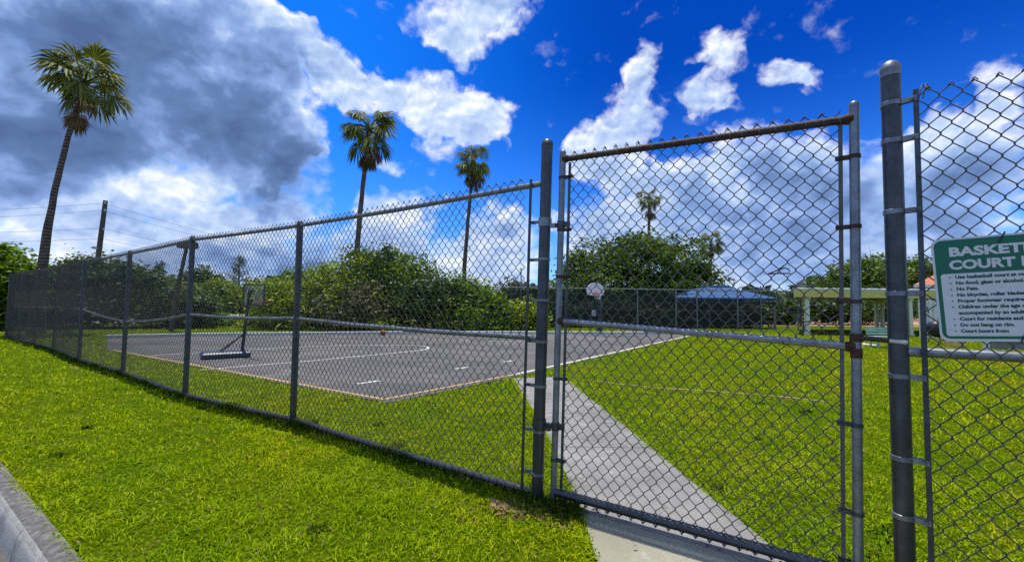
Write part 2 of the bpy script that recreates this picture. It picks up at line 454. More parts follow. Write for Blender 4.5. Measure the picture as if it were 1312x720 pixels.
# kerb: rounded profile swept along the verge, broken into 3 m lengths by joints in the mesh
prof = [(-0.02, -0.06), (-0.02, 0.012), (0.0, 0.02), (0.05, 0.018), (0.092, 0.009), (0.115, -0.010), (0.13, -0.045), (0.145, -0.13), (0.152, -0.175)]
mb = MB()
for s0 in np.arange(-60, 60, 3.0):
    L = np.linspace(s0 + 0.006, s0 + 2.994, 24)
    v = []
    for i, s in enumerate(L):
        for j, (o, z) in enumerate(prof):
            q = kpt(s, o + (rng.normal(0, .0006) if j > 0 else 0)); v.append((q[0], q[1], z + (rng.normal(0, .0006) if 0 < j < 7 else 0)))
    n = len(prof); f = []
    for i in range(len(L) - 1):
        for j in range(n - 1):
            f.append((i * n + j, (i + 1) * n + j, (i + 1) * n + j + 1, i * n + j + 1))
    f.append(tuple(range(n))); f.append(tuple((len(L) - 1) * n + j for j in range(n - 1, -1, -1)))
    mb.add(v, f)
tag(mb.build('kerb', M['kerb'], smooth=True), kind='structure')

FD0 = np.array([.8427, -.5384]); FN0 = np.array([.5384, .8427])
COURT = [(-1.82, 6.58), (0.25, 9.32), (9.1, 22.2), (9.0, 23.5), (-4.07, 21.8), (-12.6, 18.9), (-15.7, 17.1), (-12.06, 13.11)]
sheet('court', COURT, 0.012, M['court'])
def strip(mb, pts, w, z):
    """Flat painted line along a polyline."""
    P = [np.array(p, float) for p in pts]
    L, R = [], []
    for i, p in enumerate(P):
        t = P[min(i + 1, len(P) - 1)] - P[max(i - 1, 0)]; t /= np.linalg.norm(t)
        n = np.array([-t[1], t[0]]) * w / 2
        L.append((*(p + n), z)); R.append((*(p - n), z))
    k = len(P)
    mb.add(L + R, [(k + i, k + i + 1, i + 1, i) for i in range(k - 1)])
CA = np.array([-0.843, 0.538])       # along the court's long-fence edge
CB = np.array([0.565, 0.825])        # along the court's other edge
c0 = np.array([-1.82, 6.58])
mb = MB()
ins = c0 + CA * 0.0 + np.array([-0.13, 0.22])
strip(mb, [ins + (np.array(COURT[7]) - c0) * t for t in np.linspace(0, .97, 12)], 0.075, 0.018)
strip(mb, [ins, np.array([0.13, 9.42])], 0.075, 0.018)
tag(mb.build('yellow_court_lines', M['line_yellow']), kind='structure')
mb = MB()
e0, e1 = np.array([0.13, 9.42]), np.array([8.95, 22.25])
strip(mb, [e0 + (e1 - e0) * t for t in np.linspace(0, 1, 14)], 0.11, 0.018)
tag(mb.build('pale_court_edge_line', paint('pale_edge_paint', (0.55, 0.50, 0.36), (0.24, 0.22, 0.17), .6)), kind='structure')
def gp(px, py):
    """Lawn point under a photographed bearing."""
    d = FOC; hor = 390.8 + 0.0107 * (px - 656.0)
    Y = EYE * 560.0 / (py - hor); return np.array([(px - 656.0) / 560.0 * Y, Y])
mb = MB()
strip(mb, [gp(x, y) for x, y in ((262, 474), (330, 468), (400, 462.5), (470, 455.7), (520, 451), (543, 448.6), (551, 446.4), (549, 444.2), (540, 442.8), (515, 442), (450, 442), (400, 444), (333, 447.5), (270, 451), (200, 455.5))], 0.085, 0.018)
for (x0, y0), (x1, y1) in (((462, 491.5), (489, 487.5)), ((585, 472.5), (602, 470.3)), ((646, 463.6), (658, 462.2)), ((590, 435.2), (602, 436.6)), ((622, 437.5), (690, 437.2))):
    strip(mb, [gp(x0, y0), gp(x1, y1)], 0.10, 0.018)
tag(mb.build('white_court_lines', M['line_white']), kind='structure')
# edging along the far side of the court
mb = MB()
fe = [(9.0, 23.75), (-4.1, 22.05), (-12.7, 19.15), (-15.9, 17.3)]
for i in range(3):
    mb.bar((*fe[i], 0.055), (*fe[i + 1], 0.055), 0.34, 0.16)
tag(mb.build('court_edging_kerb', M['kerb_far']), kind='structure')

# footpath through the gate, with slab joints as gaps
pl = [np.array(p) for p in ((0.05, 8.86), (0.40, 5.35), (0.52, 3.24), (0.50, 2.62), (0.46, 0.95))]
pr = [np.array(p) for p in ((1.08, 9.07), (1.41, 5.35), (1.52, 3.88), (1.63, 2.64), (1.76, 0.22))]
def along(pts, y):
    for i in range(len(pts) - 1):
        if pts[i][1] >= y >= pts[i + 1][1]:
            t = (pts[i][1] - y) / (pts[i][1] - pts[i + 1][1]); return pts[i] + (pts[i + 1] - pts[i]) * t
    return pts[0] if y > pts[0][1] else pts[-1]
def gate_y(x, o=0.0): return 3.27 + (x - .40) * -0.632 + o     # ground line under the gate
def slab(quads, mat):
    mb = MB()
    for k_ in quads: mb.poly_prism(k_, -0.05, 0.022)
    tag(mb.build('footpath', mat, bevel=0.006), kind='structure')
ys = [9.1, 7.55, 6.05, 4.62, None]
inner = []
for i in range(4):
    ya = ys[i] - .006; yb = ys[i + 1]
    a0, a1 = along(pl, ya), along(pr, ya)
    if yb is None: b0, b1 = np.array((.515, gate_y(.515))), np.array((1.64, gate_y(1.64)))
    else: b0, b1 = along(pl, yb + .006), along(pr, yb + .006)
    k = 5
    Ls = [along(pl, y) for y in np.linspace(a0[1], b0[1], k)][1:-1]; Rs = [along(pr, y) for y in np.linspace(a1[1], b1[1], k)][1:-1]
    inner.append([tuple(q) for q in ([a0] + Ls + [b0, b1] + Rs[::-1] + [a1])])
slab(inner, M['footpath'])
b0, b1 = np.array((.515, gate_y(.515, -.012))), np.array((1.64, gate_y(1.64, -.012)))
slab([[tuple(b0), (.50, 2.2), (.46, .97), (1.75, .15), (1.69, 1.6), tuple(b1)]], M['footpath_pale'])
# worn strip of bare soil across the inner lawn
mb = MB()
sp = [gp(x, y) for x, y in ((716, 483), (760, 487), (830, 495), (900, 499.5), (960, 503.5), (1010, 508), (1055, 513))]
k = 40; tt = np.linspace(0, 1, k); xs = np.interp(tt, np.linspace(0, 1, 7), [q[0] for q in sp]); yy = np.interp(tt, np.linspace(0, 1, 7), [q[1] for q in sp])
w = (0.035 + 0.05 * rng.random(k)) * np.linspace(.55, 1.25, k); w[-1] = .01
mb.add([(xs[i], yy[i] + w[i], .009) for i in range(k)] + [(xs[i], yy[i] - w[i] * .8, .009) for i in range(k)], [(k + i, k + i + 1, i + 1, i) for i in range(k - 1)])
tag(mb.build('bare_soil_path', M['soil']), kind='structure')

o = [(np.array((.16, 3.20)) + np.array((math.cos(t) * (.42 + .07 * math.sin(3 * t + 1)), math.sin(t) * (.085 + .03 * math.sin(5 * t))))) for t in np.linspace(0, 2 * math.pi, 40)[:-1]]
o = [np.array((.16, 3.20)) + (FD0 * (q - np.array((.16, 3.20)))[0] + FN0 * (q - np.array((.16, 3.20)))[1]) for q in o]
sheet('bare_soil_path', [tuple(q) for q in o], .006, M['soil'])
# far ground beyond the court: pale road, sandy clearing
def gquad(name, pix, z, mat): sheet(name, [gp(*p) for p in pix], z, mat)
gquad('far_road', [(120, 414), (345, 415), (345, 403), (120, 403)], 0.02, M['farroad'])
gquad('sandy_ground', [(960, 417), (1200, 419), (1200, 407), (960, 406)], 0.02, M['sand'])

# ---------------------------------------------------------------- chain link
def chain_arrays(p0, p1, zb, zt, off, w=0.082, h=0.095, r=0.0028, sides=5, wob=0.003, seed=1):
    """Interlocked zigzag wires between two plan points, on the plane shifted by off along the normal."""
    rg = np.random.default_rng(seed)
    p0, p1 = np.array(p0, float), np.array(p1, float)
    L = np.linalg.norm(p1 - p0); d = (p1 - p0) / L; nrm = np.array([d[1], -d[0]])
    if nrm[1] > 0: nrm = -nrm
    W = int(L / (w / 2)); rows = 2 * int(round((zt - zb) / h)); h = 2 * (zt - zb) / rows
    k = np.arange(W)[:, None]; j = np.arange(rows + 1)[None, :]
    ext = ((j + k) % 2 == 0)
    s = k * (w / 2) + np.where(ext, w / 2 + 0.6 * r, -0.6 * r)
    z = zb + j * (h / 2) + 0 * k
    # two points per bend, passing from the front to the back of the neighbour
    e = h * 0.045
    side = np.where(ext, 1.0, -1.0)
    S = np.stack([s, s], -1).reshape(W, -1)
    Z = np.stack([z - e, z + e], -1).reshape(W, -1)
    D = np.stack([-r * side, r * side], -1).reshape(W, -1)
    # slow waviness so the fabric is not ruler-flat
    ph = rg.random(6) * 6.28
    D = D + wob * (np.sin(S * 2.1 + ph[0] + Z * 1.3) + np.sin(S * 0.9 + ph[1] - Z * 2.2)) * np.sin((Z - zb) / (zt - zb) * math.pi)
    S = S + 0.0025 * np.sin(Z * 3.1 + ph[2] + S * .7) + rg.normal(0, .0007, S.shape)
    Z = Z + 0.0035 * np.sin(S * 2.3 + ph[3]) + rg.normal(0, .0007, Z.shape)
    P = np.stack([S, Z, D], -1)                                   # (W,n,3)
    n = P.shape[1]
    T = np.empty_like(P); T[:, 1:-1] = P[:, 2:] - P[:, :-2]; T[:, 0] = P[:, 1] - P[:, 0]; T[:, -1] = P[:, -1] - P[:, -2]
    T /= np.linalg.norm(T, axis=-1, keepdims=True)
    A = np.cross(T, np.array([0, 0, 1.0])); A /= np.linalg.norm(A, axis=-1, keepdims=True); B = np.cross(T, A)
    th = np.arange(sides) / sides * 2 * math.pi
    V = P[:, :, None, :] + r * (A[:, :, None, :] * np.cos(th)[None, None, :, None] + B[:, :, None, :] * np.sin(th)[None, None, :, None])
    X = p0[0] + d[0] * V[..., 0] + nrm[0] * (V[..., 2] + off)
    Y = p0[1] + d[1] * V[..., 0] + nrm[1] * (V[..., 2] + off)
    verts = np.stack([X, Y, V[..., 1]], -1).reshape(-1, 3)
    wi = np.arange(W)[:, None, None]; ji = np.arange(n - 1)[None, :, None]; si = np.arange(sides)[None, None, :]
    s2 = (si + 1) % sides
    base = wi * n * sides
    f = np.stack(np.broadcast_arrays(base + ji * sides + si, base + ji * sides + s2, base + (ji + 1) * sides + s2, base + (ji + 1) * sides + si), -1).reshape(-1, 4)
    return verts, f

def join_arrays(parts):
    V, F, n = [], [], 0
    for v, f in parts:
        V.append(v); F.append(f + n); n += len(v)
    return np.concatenate(V), np.concatenate(F)

def knuckles(mb, p0, p1, z, off, w=0.082, r=0.0026, up=1):
    """Twisted wire ends standing past the rail."""
    p0, p1 = np.array(p0, float), np.array(p1, float)
    L = np.linalg.norm(p1 - p0); d = (p1 - p0) / L; nrm = np.array([d[1], -d[0]])
    if nrm[1] > 0: nrm = -nrm
    for k in range(int(L / w)):
        s = (k + 0.5) * w
        q = p0 + d * s + nrm * off
        dx = random.uniform(-.006, .006)
        mb.tube([(q[0] - d[0] * .012, q[1] - d[1] * .012, z - up * .014), (q[0] + d[0] * dx, q[1] + d[1] * dx, z + up * .006), (q[0] + d[0] * .012, q[1] + d[1] * .012, z - up * .012)], r, 4)

def tie_loops(mb, a, b, rad, step, r=0.0026):
    """Wire ties wound round a rail from a to b."""
    a, b = Vector(a), Vector(b); d = (b - a); L = d.length; d.normalize()
    u = d.cross(Vector((0, 0, 1))).normalized(); w = d.cross(u)
    n = int(L / step)
    for i in range(n):
        s = (i + 0.5 + random.uniform(-.12, .12)) * step
        pts = [a + d * (s + 0.035 * (t / 6 - .5)) + (u * math.cos(t / 6 * 2 * math.pi) + w * math.sin(t / 6 * 2 * math.pi)) * (rad + r) for t in range(7)]
        mb.tube(pts, r, 4)

def post_mesh(g, top, lean, rad, sides=20, zb=-0.1):
    mb = MB(); n = 5
    pts = [Vector((g[0] + lean * max(0, z) / 2.5, g[1], z)) for z in np.linspace(zb, top, n)]
    mb.tube(pts, rad, sides); return mb, pts[-1]
def cap_mesh(p, rad, h, sides=20, collar=True):
    mb = MB()
    zz = [(-.035, 1.03), (0, 1.035), (.003, 1.07), (.010, 1.07), (.016, 1.02), (.016 + h * .3, .95), (.016 + h * .6, .76), (.016 + h * .85, .45), (.016 + h, .02)]
    mb.tube([p + Vector((0, 0, z)) for z, k in zz], [rad * k for z, k in zz], sides); return mb

FD = np.array([0.8427, -0.5384]); FN = np.array([-0.5384, -0.8427])   # gate line and its normal towards the viewer
def band(parent, c, rad, toward, reach, mat, name='tension_band', h=0.022):
    """Steel band round a post with a two-prong tail and a carriage bolt."""
    mb = MB(); t = Vector(toward).normalized(); c = Vector(c)
    mb.tube([c + Vector((0, 0, -h / 2)), c + Vector((0, 0, -h / 2 + .002)), c + Vector((0, 0, h / 2 - .002)), c + Vector((0, 0, h / 2))], [rad + .002, rad + .0045, rad + .0045, rad + .002], 20)
    side = t.cross(Vector((0, 0, 1)))
    for s in (-1, 1):
        mb.bar(c + t * (rad - .004) + side * s * .012, c + t * (rad + reach) + side * s * .008, .004, h)
    e = c + t * (rad + reach * .72)
    mb.tube([e - side * .026, e + side * .03], .006, 8)
    mb.tube([e + side * .018, e + side * .026], .011, 6)
    return mb.build(name, mat, parent, smooth=True)

# ---------------------------------------------------------------- the long fence
POSTS = [(0.208, 3.409), (-2.664, 5.437), (-5.001, 6.801), (-7.80, 8.872), (-10.501, 10.715), (-13.481, 12.962), (-15.65, 14.43), (-17.78, 15.88), (-19.907, 17.332)]
MIDZ = [1.227, 1.285, 1.279, 1.062, 1.268, 1.261, 1.245, 1.235, 1.228]
TOPZ = 2.465
fence = thing('chain_link_fence', (0.208, 3.409, 0), 'long grey chain link fence running along the near side of the court to the gate', 'fence', 'chain link fences')
MAIN_R = 0.045; LEAN = 0.055
for i, g in enumerate(POSTS):
    if i == 0:
        mb, tip = post_mesh(g, 2.745, LEAN, MAIN_R, 24)
        po = mb.build('gate_post', M['post'], fence, smooth=True)
        cap_mesh(tip, MAIN_R, .042, 24).build('post_cap', M['post'], po, smooth=True)
        main_post = po
    else:
        rad = 0.039 if i < 8 else 0.045
        mb, tip = post_mesh(g, TOPZ - .03, random.uniform(-.01, .015), rad, 16)
        po = mb.build('post', M['post'], fence, smooth=True)
        mb = cap_mesh(tip + Vector((0, 0, .012)), rad, .055, 16)
        mb.build('post_cap', M['post'], po, smooth=True)
def off_pt(p, o): return np.array(p) + FN * o
# rails run post to post; the middle one has come loose and sags at the fourth post
mb = MB()
tp = [Vector((g[0], g[1], TOPZ - .02)) for g in POSTS]; tp[0] += Vector((LEAN * .97, 0, 0)); tp[0] += Vector((-FD[0], -FD[1], 0)) * MAIN_R * .9
for i in range(8):
    mid = (tp[i] + tp[i + 1]) / 2 + Vector((0, 0, random.uniform(-.012, .004)))
    mb.tube([tp[i], mid, tp[i + 1]], .0235, 12)
tag(mb.build('top_rail', M['rail'], fence, smooth=True))
mb = MB()
mp_ = [Vector((g[0], g[1], z)) for g, z in zip(POSTS, MIDZ)]; mp_[0] += Vector((LEAN * .5, 0, 0)) + Vector((-FD[0], -FD[1], 0)) * MAIN_R * .9
for i in range(8):
    a_, b_ = mp_[i], mp_[i + 1]
    sag = -0.02 if i not in (2, 3) else -0.035
    mb.tube([a_, a_.lerp(b_, .33) + Vector((0, 0, sag)), a_.lerp(b_, .66) + Vector((0, 0, sag)), b_], .022, 12)
mb.build('middle_rail', M['rail'], fence, smooth=True)
mb = MB()
for i in range(8):
    a_, b_ = Vector((*POSTS[i], .055)), Vector((*POSTS[i + 1], .055))
    if i == 0: a_ -= Vector((FD[0], FD[1], 0)) * MAIN_R * .9
    mb.tube([a_, a_.lerp(b_, .5) + Vector((0, 0, -.012)), b_], .029, 12)
mb.build('bottom_rail', M['post'], fence, smooth=True)
parts = []
kn = MB()
for i in range(8):
    p0, p1 = np.array(POSTS[i]), np.array(POSTS[i + 1])
    if i == 0:
        d = (p1 - p0) / np.linalg.norm(p1 - p0); p0 = p0 + d * .115
    parts.append(chain_arrays(p0, p1, .02, TOPZ + .022, .033, r=0.0028 if i < 3 else .0034, sides=5 if i < 2 else 4, seed=10 + i))
    if i < 3:
        knuckles(kn, p0, p1, TOPZ + .026, .033)
        q0, q1 = off_pt(p0, 0), off_pt(p1, 0)
        tie_loops(kn, (*q0, TOPZ - .02), (*q1, TOPZ - .02), .025, .165)
        tie_loops(kn, (*q0, MIDZ[i]), (*q1, MIDZ[i + 1]), .024, .5)
kv = np.concatenate(kn.v); kf = np.array([f for f in kn.f if len(f) == 4])
parts.append((kv, kf))
v, f = join_arrays(parts)
np_object('chain_link_mesh', v, f, M['wire'], fence, smooth=True)
d = (np.array(POSTS[1]) - np.array(POSTS[0])); d /= np.linalg.norm(d)
bx, by = np.array(POSTS[0]) + d * .118 + FN * .036
mb = MB(); mb.bar((bx, by, .03), (bx + LEAN * .93, by, TOPZ + .02), .022, .007, up=(FN[0], FN[1], 0)); mb.build('tension_bar', M['post'], fence)
for z in (.20, .52, .86, 1.20, 1.52, 1.84, 2.14):
    band(fence, (POSTS[0][0] + LEAN * z / 2.5, POSTS[0][1], z), MAIN_R, (d[0], d[1], 0), .085, M['post_light'])
# hinge straps belonging to the post side
for z in (.58, 2.13):
    c = Vector((POSTS[0][0] + LEAN * z / 2.5, POSTS[0][1], z)); mb = MB()
    mb.tube([c + Vector((0, 0, -.035)), c + Vector((0, 0, -.033)), c + Vector((0, 0, .033)), c + Vector((0, 0, .035))], [MAIN_R, MAIN_R + .008, MAIN_R + .008, MAIN_R], 22)
    mb.bar(c + Vector((FD[0], FD[1], 0)) * (MAIN_R - .004) + Vector((0, 0, -.03)), c + Vector((FD[0], FD[1], 0)) * (MAIN_R + .05) + Vector((0, 0, -.03)), .03, .03)
    mb.build('hinge_collar', M['post_light'] if z > 1 else M['post'], fence, smooth=True)

# ---------------------------------------------------------------- the gate
GL = np.array([0.325, 3.345]); GR = np.array([1.834, 2.376]); GD = (GR - GL) / np.linalg.norm(GR - GL); GN = np.array([GD[1], -GD[0]])
gate = thing('chain_link_gate', (GL[0], GL[1], 0), 'tall closed chain link gate with rusty top rail across the concrete path', 'gate')
def gate_pt(base, z): return Vector((base[0] + .06 * z / 2.6, base[1], z))
SR = 0.0245
def stile(base, top, mat):
    mb = MB(); mb.tube([gate_pt(base, z) for z in np.linspace(.035, top, 5)], SR, 18); o = mb.build('stile', mat, gate, smooth=True)
    cap_mesh(gate_pt(base, top), SR * .97, .02, 18).build('stile_cap', mat, o, smooth=True); return o
s1 = stile(GL, 2.655, M['post_light']); s2 = stile(GR, 2.60, M['post_light'])
GLT, GLM, GLB = 2.615, 1.363, .095; GRT, GRM, GRB = 2.535, 1.275, .085
def gate_rail(name, za, zb, rad, mat):
    a_, b_ = gate_pt(GL, za), gate_pt(GR, zb); u = (b_ - a_).normalized()
    mb = MB(); mb.tube([a_ + u * SR * .6, a_.lerp(b_, .35), a_.lerp(b_, .7), b_ - u * SR * .6], rad, 14); return mb.build(name, mat, gate, smooth=True)
gate_rail('top_rail', GLT, GRT, .0225, M['rusty']); gate_rail('middle_rail', GLM, GRM, .022, M['rail']); gate_rail('bottom_rail', GLB, GRB, .030, M['post'])
for base, z, sgn in ((GL, GLT, 1), (GL, GLM, 1), (GR, GRT, -1), (GR, GRM, -1)):
    q = gate_pt(base, z); u = Vector((GD[0], GD[1], 0)) * sgn
    mb = MB(); mb.tube([q + u * .005, q + u * .028, q + u * .05], [.031, .030, .025], 14); mb.build('corner_fitting', M['rust'], gate, smooth=True)
# gate fabric: shear follows the lean of the frame
p0 = GL + GD * .055; p1 = GR - GD * .05
v, f = chain_arrays(p0, p1, .035, 2.62, -.004, w=.0815, h=.097, r=.0029, sides=6, wob=.004, seed=3)
tpos = ((v[:, 0] - GL[0]) * GD[0] + (v[:, 1] - GL[1]) * GD[1]) / np.linalg.norm(GR - GL)
lo = GLB + (GRB - GLB) * tpos - .045; hi = GLT + (GRT - GLT) * tpos + .05
v[:, 2] = lo + (v[:, 2] - .035) / (2.62 - .035) * (hi - lo)
v[:, 0] += .06 * v[:, 2] / 2.6
kn = MB()
a_, b_ = gate_pt(GL, GLT), gate_pt(GR, GRT); tie_loops(kn, a_, b_, .0225, .0815, .003)
a_, b_ = gate_pt(GL, GLM), gate_pt(GR, GRM); tie_loops(kn, a_, b_, .022, .42, .003)
a_, b_ = gate_pt(GL, GLB), gate_pt(GR, GRB); tie_loops(kn, a_, b_, .030, .36, .003)
for k in range(int(np.linalg.norm(p1 - p0) / .0815)):
    t = np.linalg.norm(p0 + GD * (k + .5) * .0815 - GL) / np.linalg.norm(GR - GL)
    q = gate_pt(p0 + GD * (k + .5) * .0815, GLT + (GRT - GLT) * t + .053); dd = Vector((GD[0], GD[1], 0))
    kn.tube([q - dd * .013 - Vector((0, 0, .016)), q + Vector((0, 0, random.uniform(0, .008))), q + dd * .013 - Vector((0, 0, .016))], .003, 4)
    q = gate_pt(p0 + GD * (k + .5) * .0815, GLB + (GRB - GLB) * t - .047)
    kn.tube([q - dd * .016 + Vector((0, 0, .02)), q - Vector((0, 0, random.uniform(0, .006))), q + dd * .016 + Vector((0, 0, .02))], .003, 4)
kv = np.concatenate(kn.v); kf = np.array([q for q in kn.f if len(q) == 4])
v, f = join_arrays([(v, f), (kv, kf)])
np_object('chain_link_mesh', v, f, M['wire'], gate, smooth=True)
for base, sg, zs in ((GL, 1, (2.47, 2.06, 1.70, .93, .33)), (GR, -1, (2.32, 1.93, 1.52, .86, .40, .14))):
    q0, q1 = base + GD * sg * .062, None
    mb = MB(); mb.bar(gate_pt(q0, .07), gate_pt(q0, 2.58 if sg > 0 else 2.55), .020, .007, up=(GN[0], GN[1], 0)); mb.build('tension_bar', M['post'] if sg > 0 else M['wire'], gate)
    for z in zs:
        band(gate, gate_pt(base, z), SR, (GD[0] * sg, GD[1] * sg, 0), .062, M['rusty'] if z > 1.3 else M['post'])
for z in (2.10, .575):
    c = gate_pt(GL, z); mb = MB()
    mb.tube([c + Vector((0, 0, -.03)), c + Vector((0, 0, .03))], SR + .006, 18)
    u = Vector((GD[0], GD[1], 0))
    mb.bar(c - u * (SR + .055), c - u * (SR - .01), .026, .03)
    mb.bar(c + u * (SR - .005), c + u * (SR + .05), .012, .045)
    mb.build('hinge_strap', M['post'], gate, smooth=True)
# fork latch reaching to the right-hand post
RP = np.array([1.982, 2.262])
c = gate_pt(GR, 1.325); tgt = Vector((RP[0] + .03 + FN[0] * .066, RP[1] + FN[1] * .066, 1.315))
mb = MB(); mb.tube([c + Vector((0, 0, -.022)), c + Vector((0, 0, .022))], SR + .006, 16)
st = c + Vector((GN[0], GN[1], 0)) * (SR * .6)
mb.tube([st, st.lerp(tgt, .7)], .013, 10); lt = mb.build('fork_latch', M['rusty'], gate, smooth=True)
mb = MB(); mb.tube([st.lerp(tgt, .68), st.lerp(tgt, .85), tgt - Vector((0, 0, 0)), tgt + Vector((GD[0], GD[1], 0)) * .01], [.011, .009, .013, .008], 10); mb.build('latch_tip', simple('worn_bright_steel', (.55, .53, .48), .4, .3), lt, smooth=True)
mb = MB(); z = 1.245; c = gate_pt(GR, z); mb.tube([c + Vector((0, 0, -.03)), c + Vector((0, 0, .022))], SR + .003, 16); mb.build('rusted_collar', M['rust'], gate, smooth=True)

# bent black wire caught in the gate fabric
tri = thing('twisted_wire', tuple(gate_pt(GL + GD * 1.43, 1.68)), 'short black wire bent into a triangle and caught in the gate mesh', 'wire')
u = Vector((GD[0], GD[1], 0)); n_ = Vector((GN[0], GN[1], 0)); o_ = Vector(tri.location) + n_ * .012
Zv = Vector((0, 0, 1))
mb = MB(); mb.tube([o_ + u * -.045, o_ + u * .0 + Zv * .002, o_ + u * .064 + Zv * .0, o_ + u * .055 + Zv * .025, o_ + u * .036 + Zv * .034, o_ + u * -.04 + Zv * .004], .0042, 6)
mb.tube([o_ + u * -.05, o_ + u * .0 + Zv * .02, o_ + u * .034 + Zv * .048, o_ + u * .02 + Zv * .036], .0042, 6)
mb.build('bent_wire', M['blackplastic'], tri, smooth=True)

# ---------------------------------------------------------------- fence to the right of the gate
RL = .018
rf = thing('chain_link_fence', (RP[0], RP[1], 0), 'short chain link fence with a thick post carrying the green court rules sign', 'fence', 'chain link fences')
mb, tip = post_mesh(RP, 2.745, RL, .0425, 28); po = mb.build('gate_post', M['post'], rf, smooth=True)
cap_mesh(tip, .0425, .04, 28).build('post_cap', M['post_light'], po, smooth=True)
RE = RP + FD * 3.2
mb, tip = post_mesh(RE, TOPZ - .03, 0, .046, 16); po = mb.build('post', M['post'], rf, smooth=True); cap_mesh(tip, .046, .05, 16).build('post_cap', M['post'], po, smooth=True)
q = RP + FD * .012
mb = MB(); mb.tube([(q[0] + RL * .5, q[1], 1.265), (RE[0], RE[1], 1.265)], .025, 14); mb.build('middle_rail', M['rail'], rf, smooth=True)
mb = MB(); mb.tube([(q[0], q[1], .055), (RE[0], RE[1], .055)], .029, 12); mb.build('bottom_rail', M['post'], rf, smooth=True)
p0 = RP + FD * .098
v, f = chain_arrays(p0, RE, .02, 2.60, .035, w=.0835, h=.098, r=.0029, sides=6, wob=.007, seed=5)
v[:, 0] += RL * v[:, 2] / 2.6 * np.clip(1 - (v[:, 0] - p0[0]) / 2.0, 0, 1)
kn = MB(); knuckles(kn, p0 + np.array([RL, 0]), RE, 2.606, .035, w=.0835, r=.003)
for s in (.004, .02):    # curled loose ends by the post
    q = p0 + FD * s + FN * .035 + np.array([RL, 0]); kn.tube([(q[0], q[1], 2.55), (q[0] + .012, q[1], 2.60), (q[0] + .022, q[1], 2.63), (q[0] + .035, q[1], 2.61), (q[0] + .026, q[1], 2.585)], .003, 5)
kv = np.concatenate(kn.v); kf = np.array([q for q in kn.f if len(q) == 4])
v, f = join_arrays([(v, f), (kv, kf)])
np_object('chain_link_mesh', v, f, M['wire'], rf, smooth=True)
q = RP + FD * .092 + FN * .036
mb = MB(); mb.bar((q[0], q[1], .03), (q[0] + RL, q[1], 2.605), .022, .007, up=(FN[0], FN[1], 0)); mb.build('tension_bar', M['post'], rf)
tv = Vector((FD[0] * .092 + FN[0] * .036, FD[1] * .092 + FN[1] * .036, 0))
for z in (2.56, 2.36, 1.985, 1.56, 1.14, .73, .445, .13):
    band(rf, (RP[0] + RL * z / 2.5, RP[1], z), .0425, tv, .062, M['post_light'], h=.026)

# ---------------------------------------------------------------- the court rules sign
ang = math.radians(2.6)
SU = Vector((FD[0], FD[1], 0)); SW = Vector((0, 0, 1)); SNv = Vector((FN[0], FN[1], 0))
ux = SU * math.cos(ang) + SW * math.sin(ang); uy = SW * math.cos(ang) - SU * math.sin(ang)
SG_W, SG_H = 0.535, 0.495
tl = Vector((RP[0] + FD[0] * .132, RP[1] + FD[1] * .132, 1.822)) + SNv * .056      # top left corner
sign = thing('court_rules_sign', tuple(tl), 'green and white basketball court rules sign tied to the chain link fence', 'sign')
def SP(x, y, d=0.0): return tl + ux * x - uy * y + SNv * d
def rrect(x0, y0, x1, y1, r, n=6):
    pts = []
    for cx, cy, a0 in ((x1 - r, y0 + r, -90), (x1 - r, y1 - r, 0), (x0 + r, y1 - r, 90), (x0 + r, y0 + r, 180)):
        for i in range(n + 1):
            t = math.radians(a0 + 90 * i / n); pts.append((cx + r * math.cos(t), cy + r * math.sin(t)))
    return pts
def plate(name, outline, d0, d1, mat, parent):
    n = len(outline); v = [SP(x, y, d0) for x, y in outline] + [SP(x, y, d1) for x, y in outline]
    f = [tuple(range(n)), tuple(range(2 * n - 1, n - 1, -1))] + [(i, n + i, n + (i + 1) % n, (i + 1) % n) for i in range(n)]
    return mesh_object(name, v, f, mat, parent)
plate('sign_panel', rrect(0, 0, SG_W, SG_H, .035), -.001, .002, M['sign_white'], sign)
plate('sign_border', rrect(.009, .009, SG_W - .009, SG_H - .012, .03), .002, .0026, M['sign_green'], sign)
plate('text_panel', rrect(.024, .172, SG_W - .024, SG_H - .025, .012), .0026, .0032, M['sign_white'], sign)
def text_mesh(s, size, bold):
    cu = bpy.data.curves.new('lettering', 'FONT'); cu.body = s; cu.size = size; cu.offset = bold; cu.extrude = 0.0; cu.resolution_u = 3
    ob = bpy.data.objects.new('lettering', cu); COL.objects.link(ob)
    dg = bpy.context.evaluated_depsgraph_get(); dg.update()
    me = bpy.data.meshes.new_from_object(ob.evaluated_get(dg))
    v = [tuple(q.co) for q in me.vertices]; f = [tuple(p.vertices) for p in me.polygons]
    bpy.data.objects.remove(ob); bpy.data.curves.remove(cu); bpy.data.meshes.remove(me)
    return v, f
def lettering(rows, mat, d, name):
    mb = MB()
    for s, x, y, size, bold, width in rows:
        v, f = text_mesh(s, size, bold)
        w0 = max(q[0] for q in v); k = width / w0 if width else 1.0
        mb.add([SP(x + q[0] * k, y - q[1], d) for q in v], f)
    return mb.build(name, mat, sign)
lettering([('BASKETBALL', .060, .087, .058, .0026, .405), ('COURT RULES', .057, .150, .058, .0026, .415)], M['sign_white'], .0032, 'title_lettering')
body = ['Use basketball court at own risk.', 'No food, glass or alcohol.', 'No Pets.', 'No bicycles, roller blades or skateboards.', 'Proper footwear required.', 'Children under the age of 12 must be', 'accompanied by an adult.', 'Court for residents and guests only.', 'Do not hang on rim.', 'Court hours from']
ys_ = [.190, .2185, .247, .2755, .304, .3325, .361, .3895, .418, .4465]
rows = []
for i, (s, y) in enumerate(zip(body, ys_)):
    rows.append((s, .074, y + .0060, .0215, .0011, None))
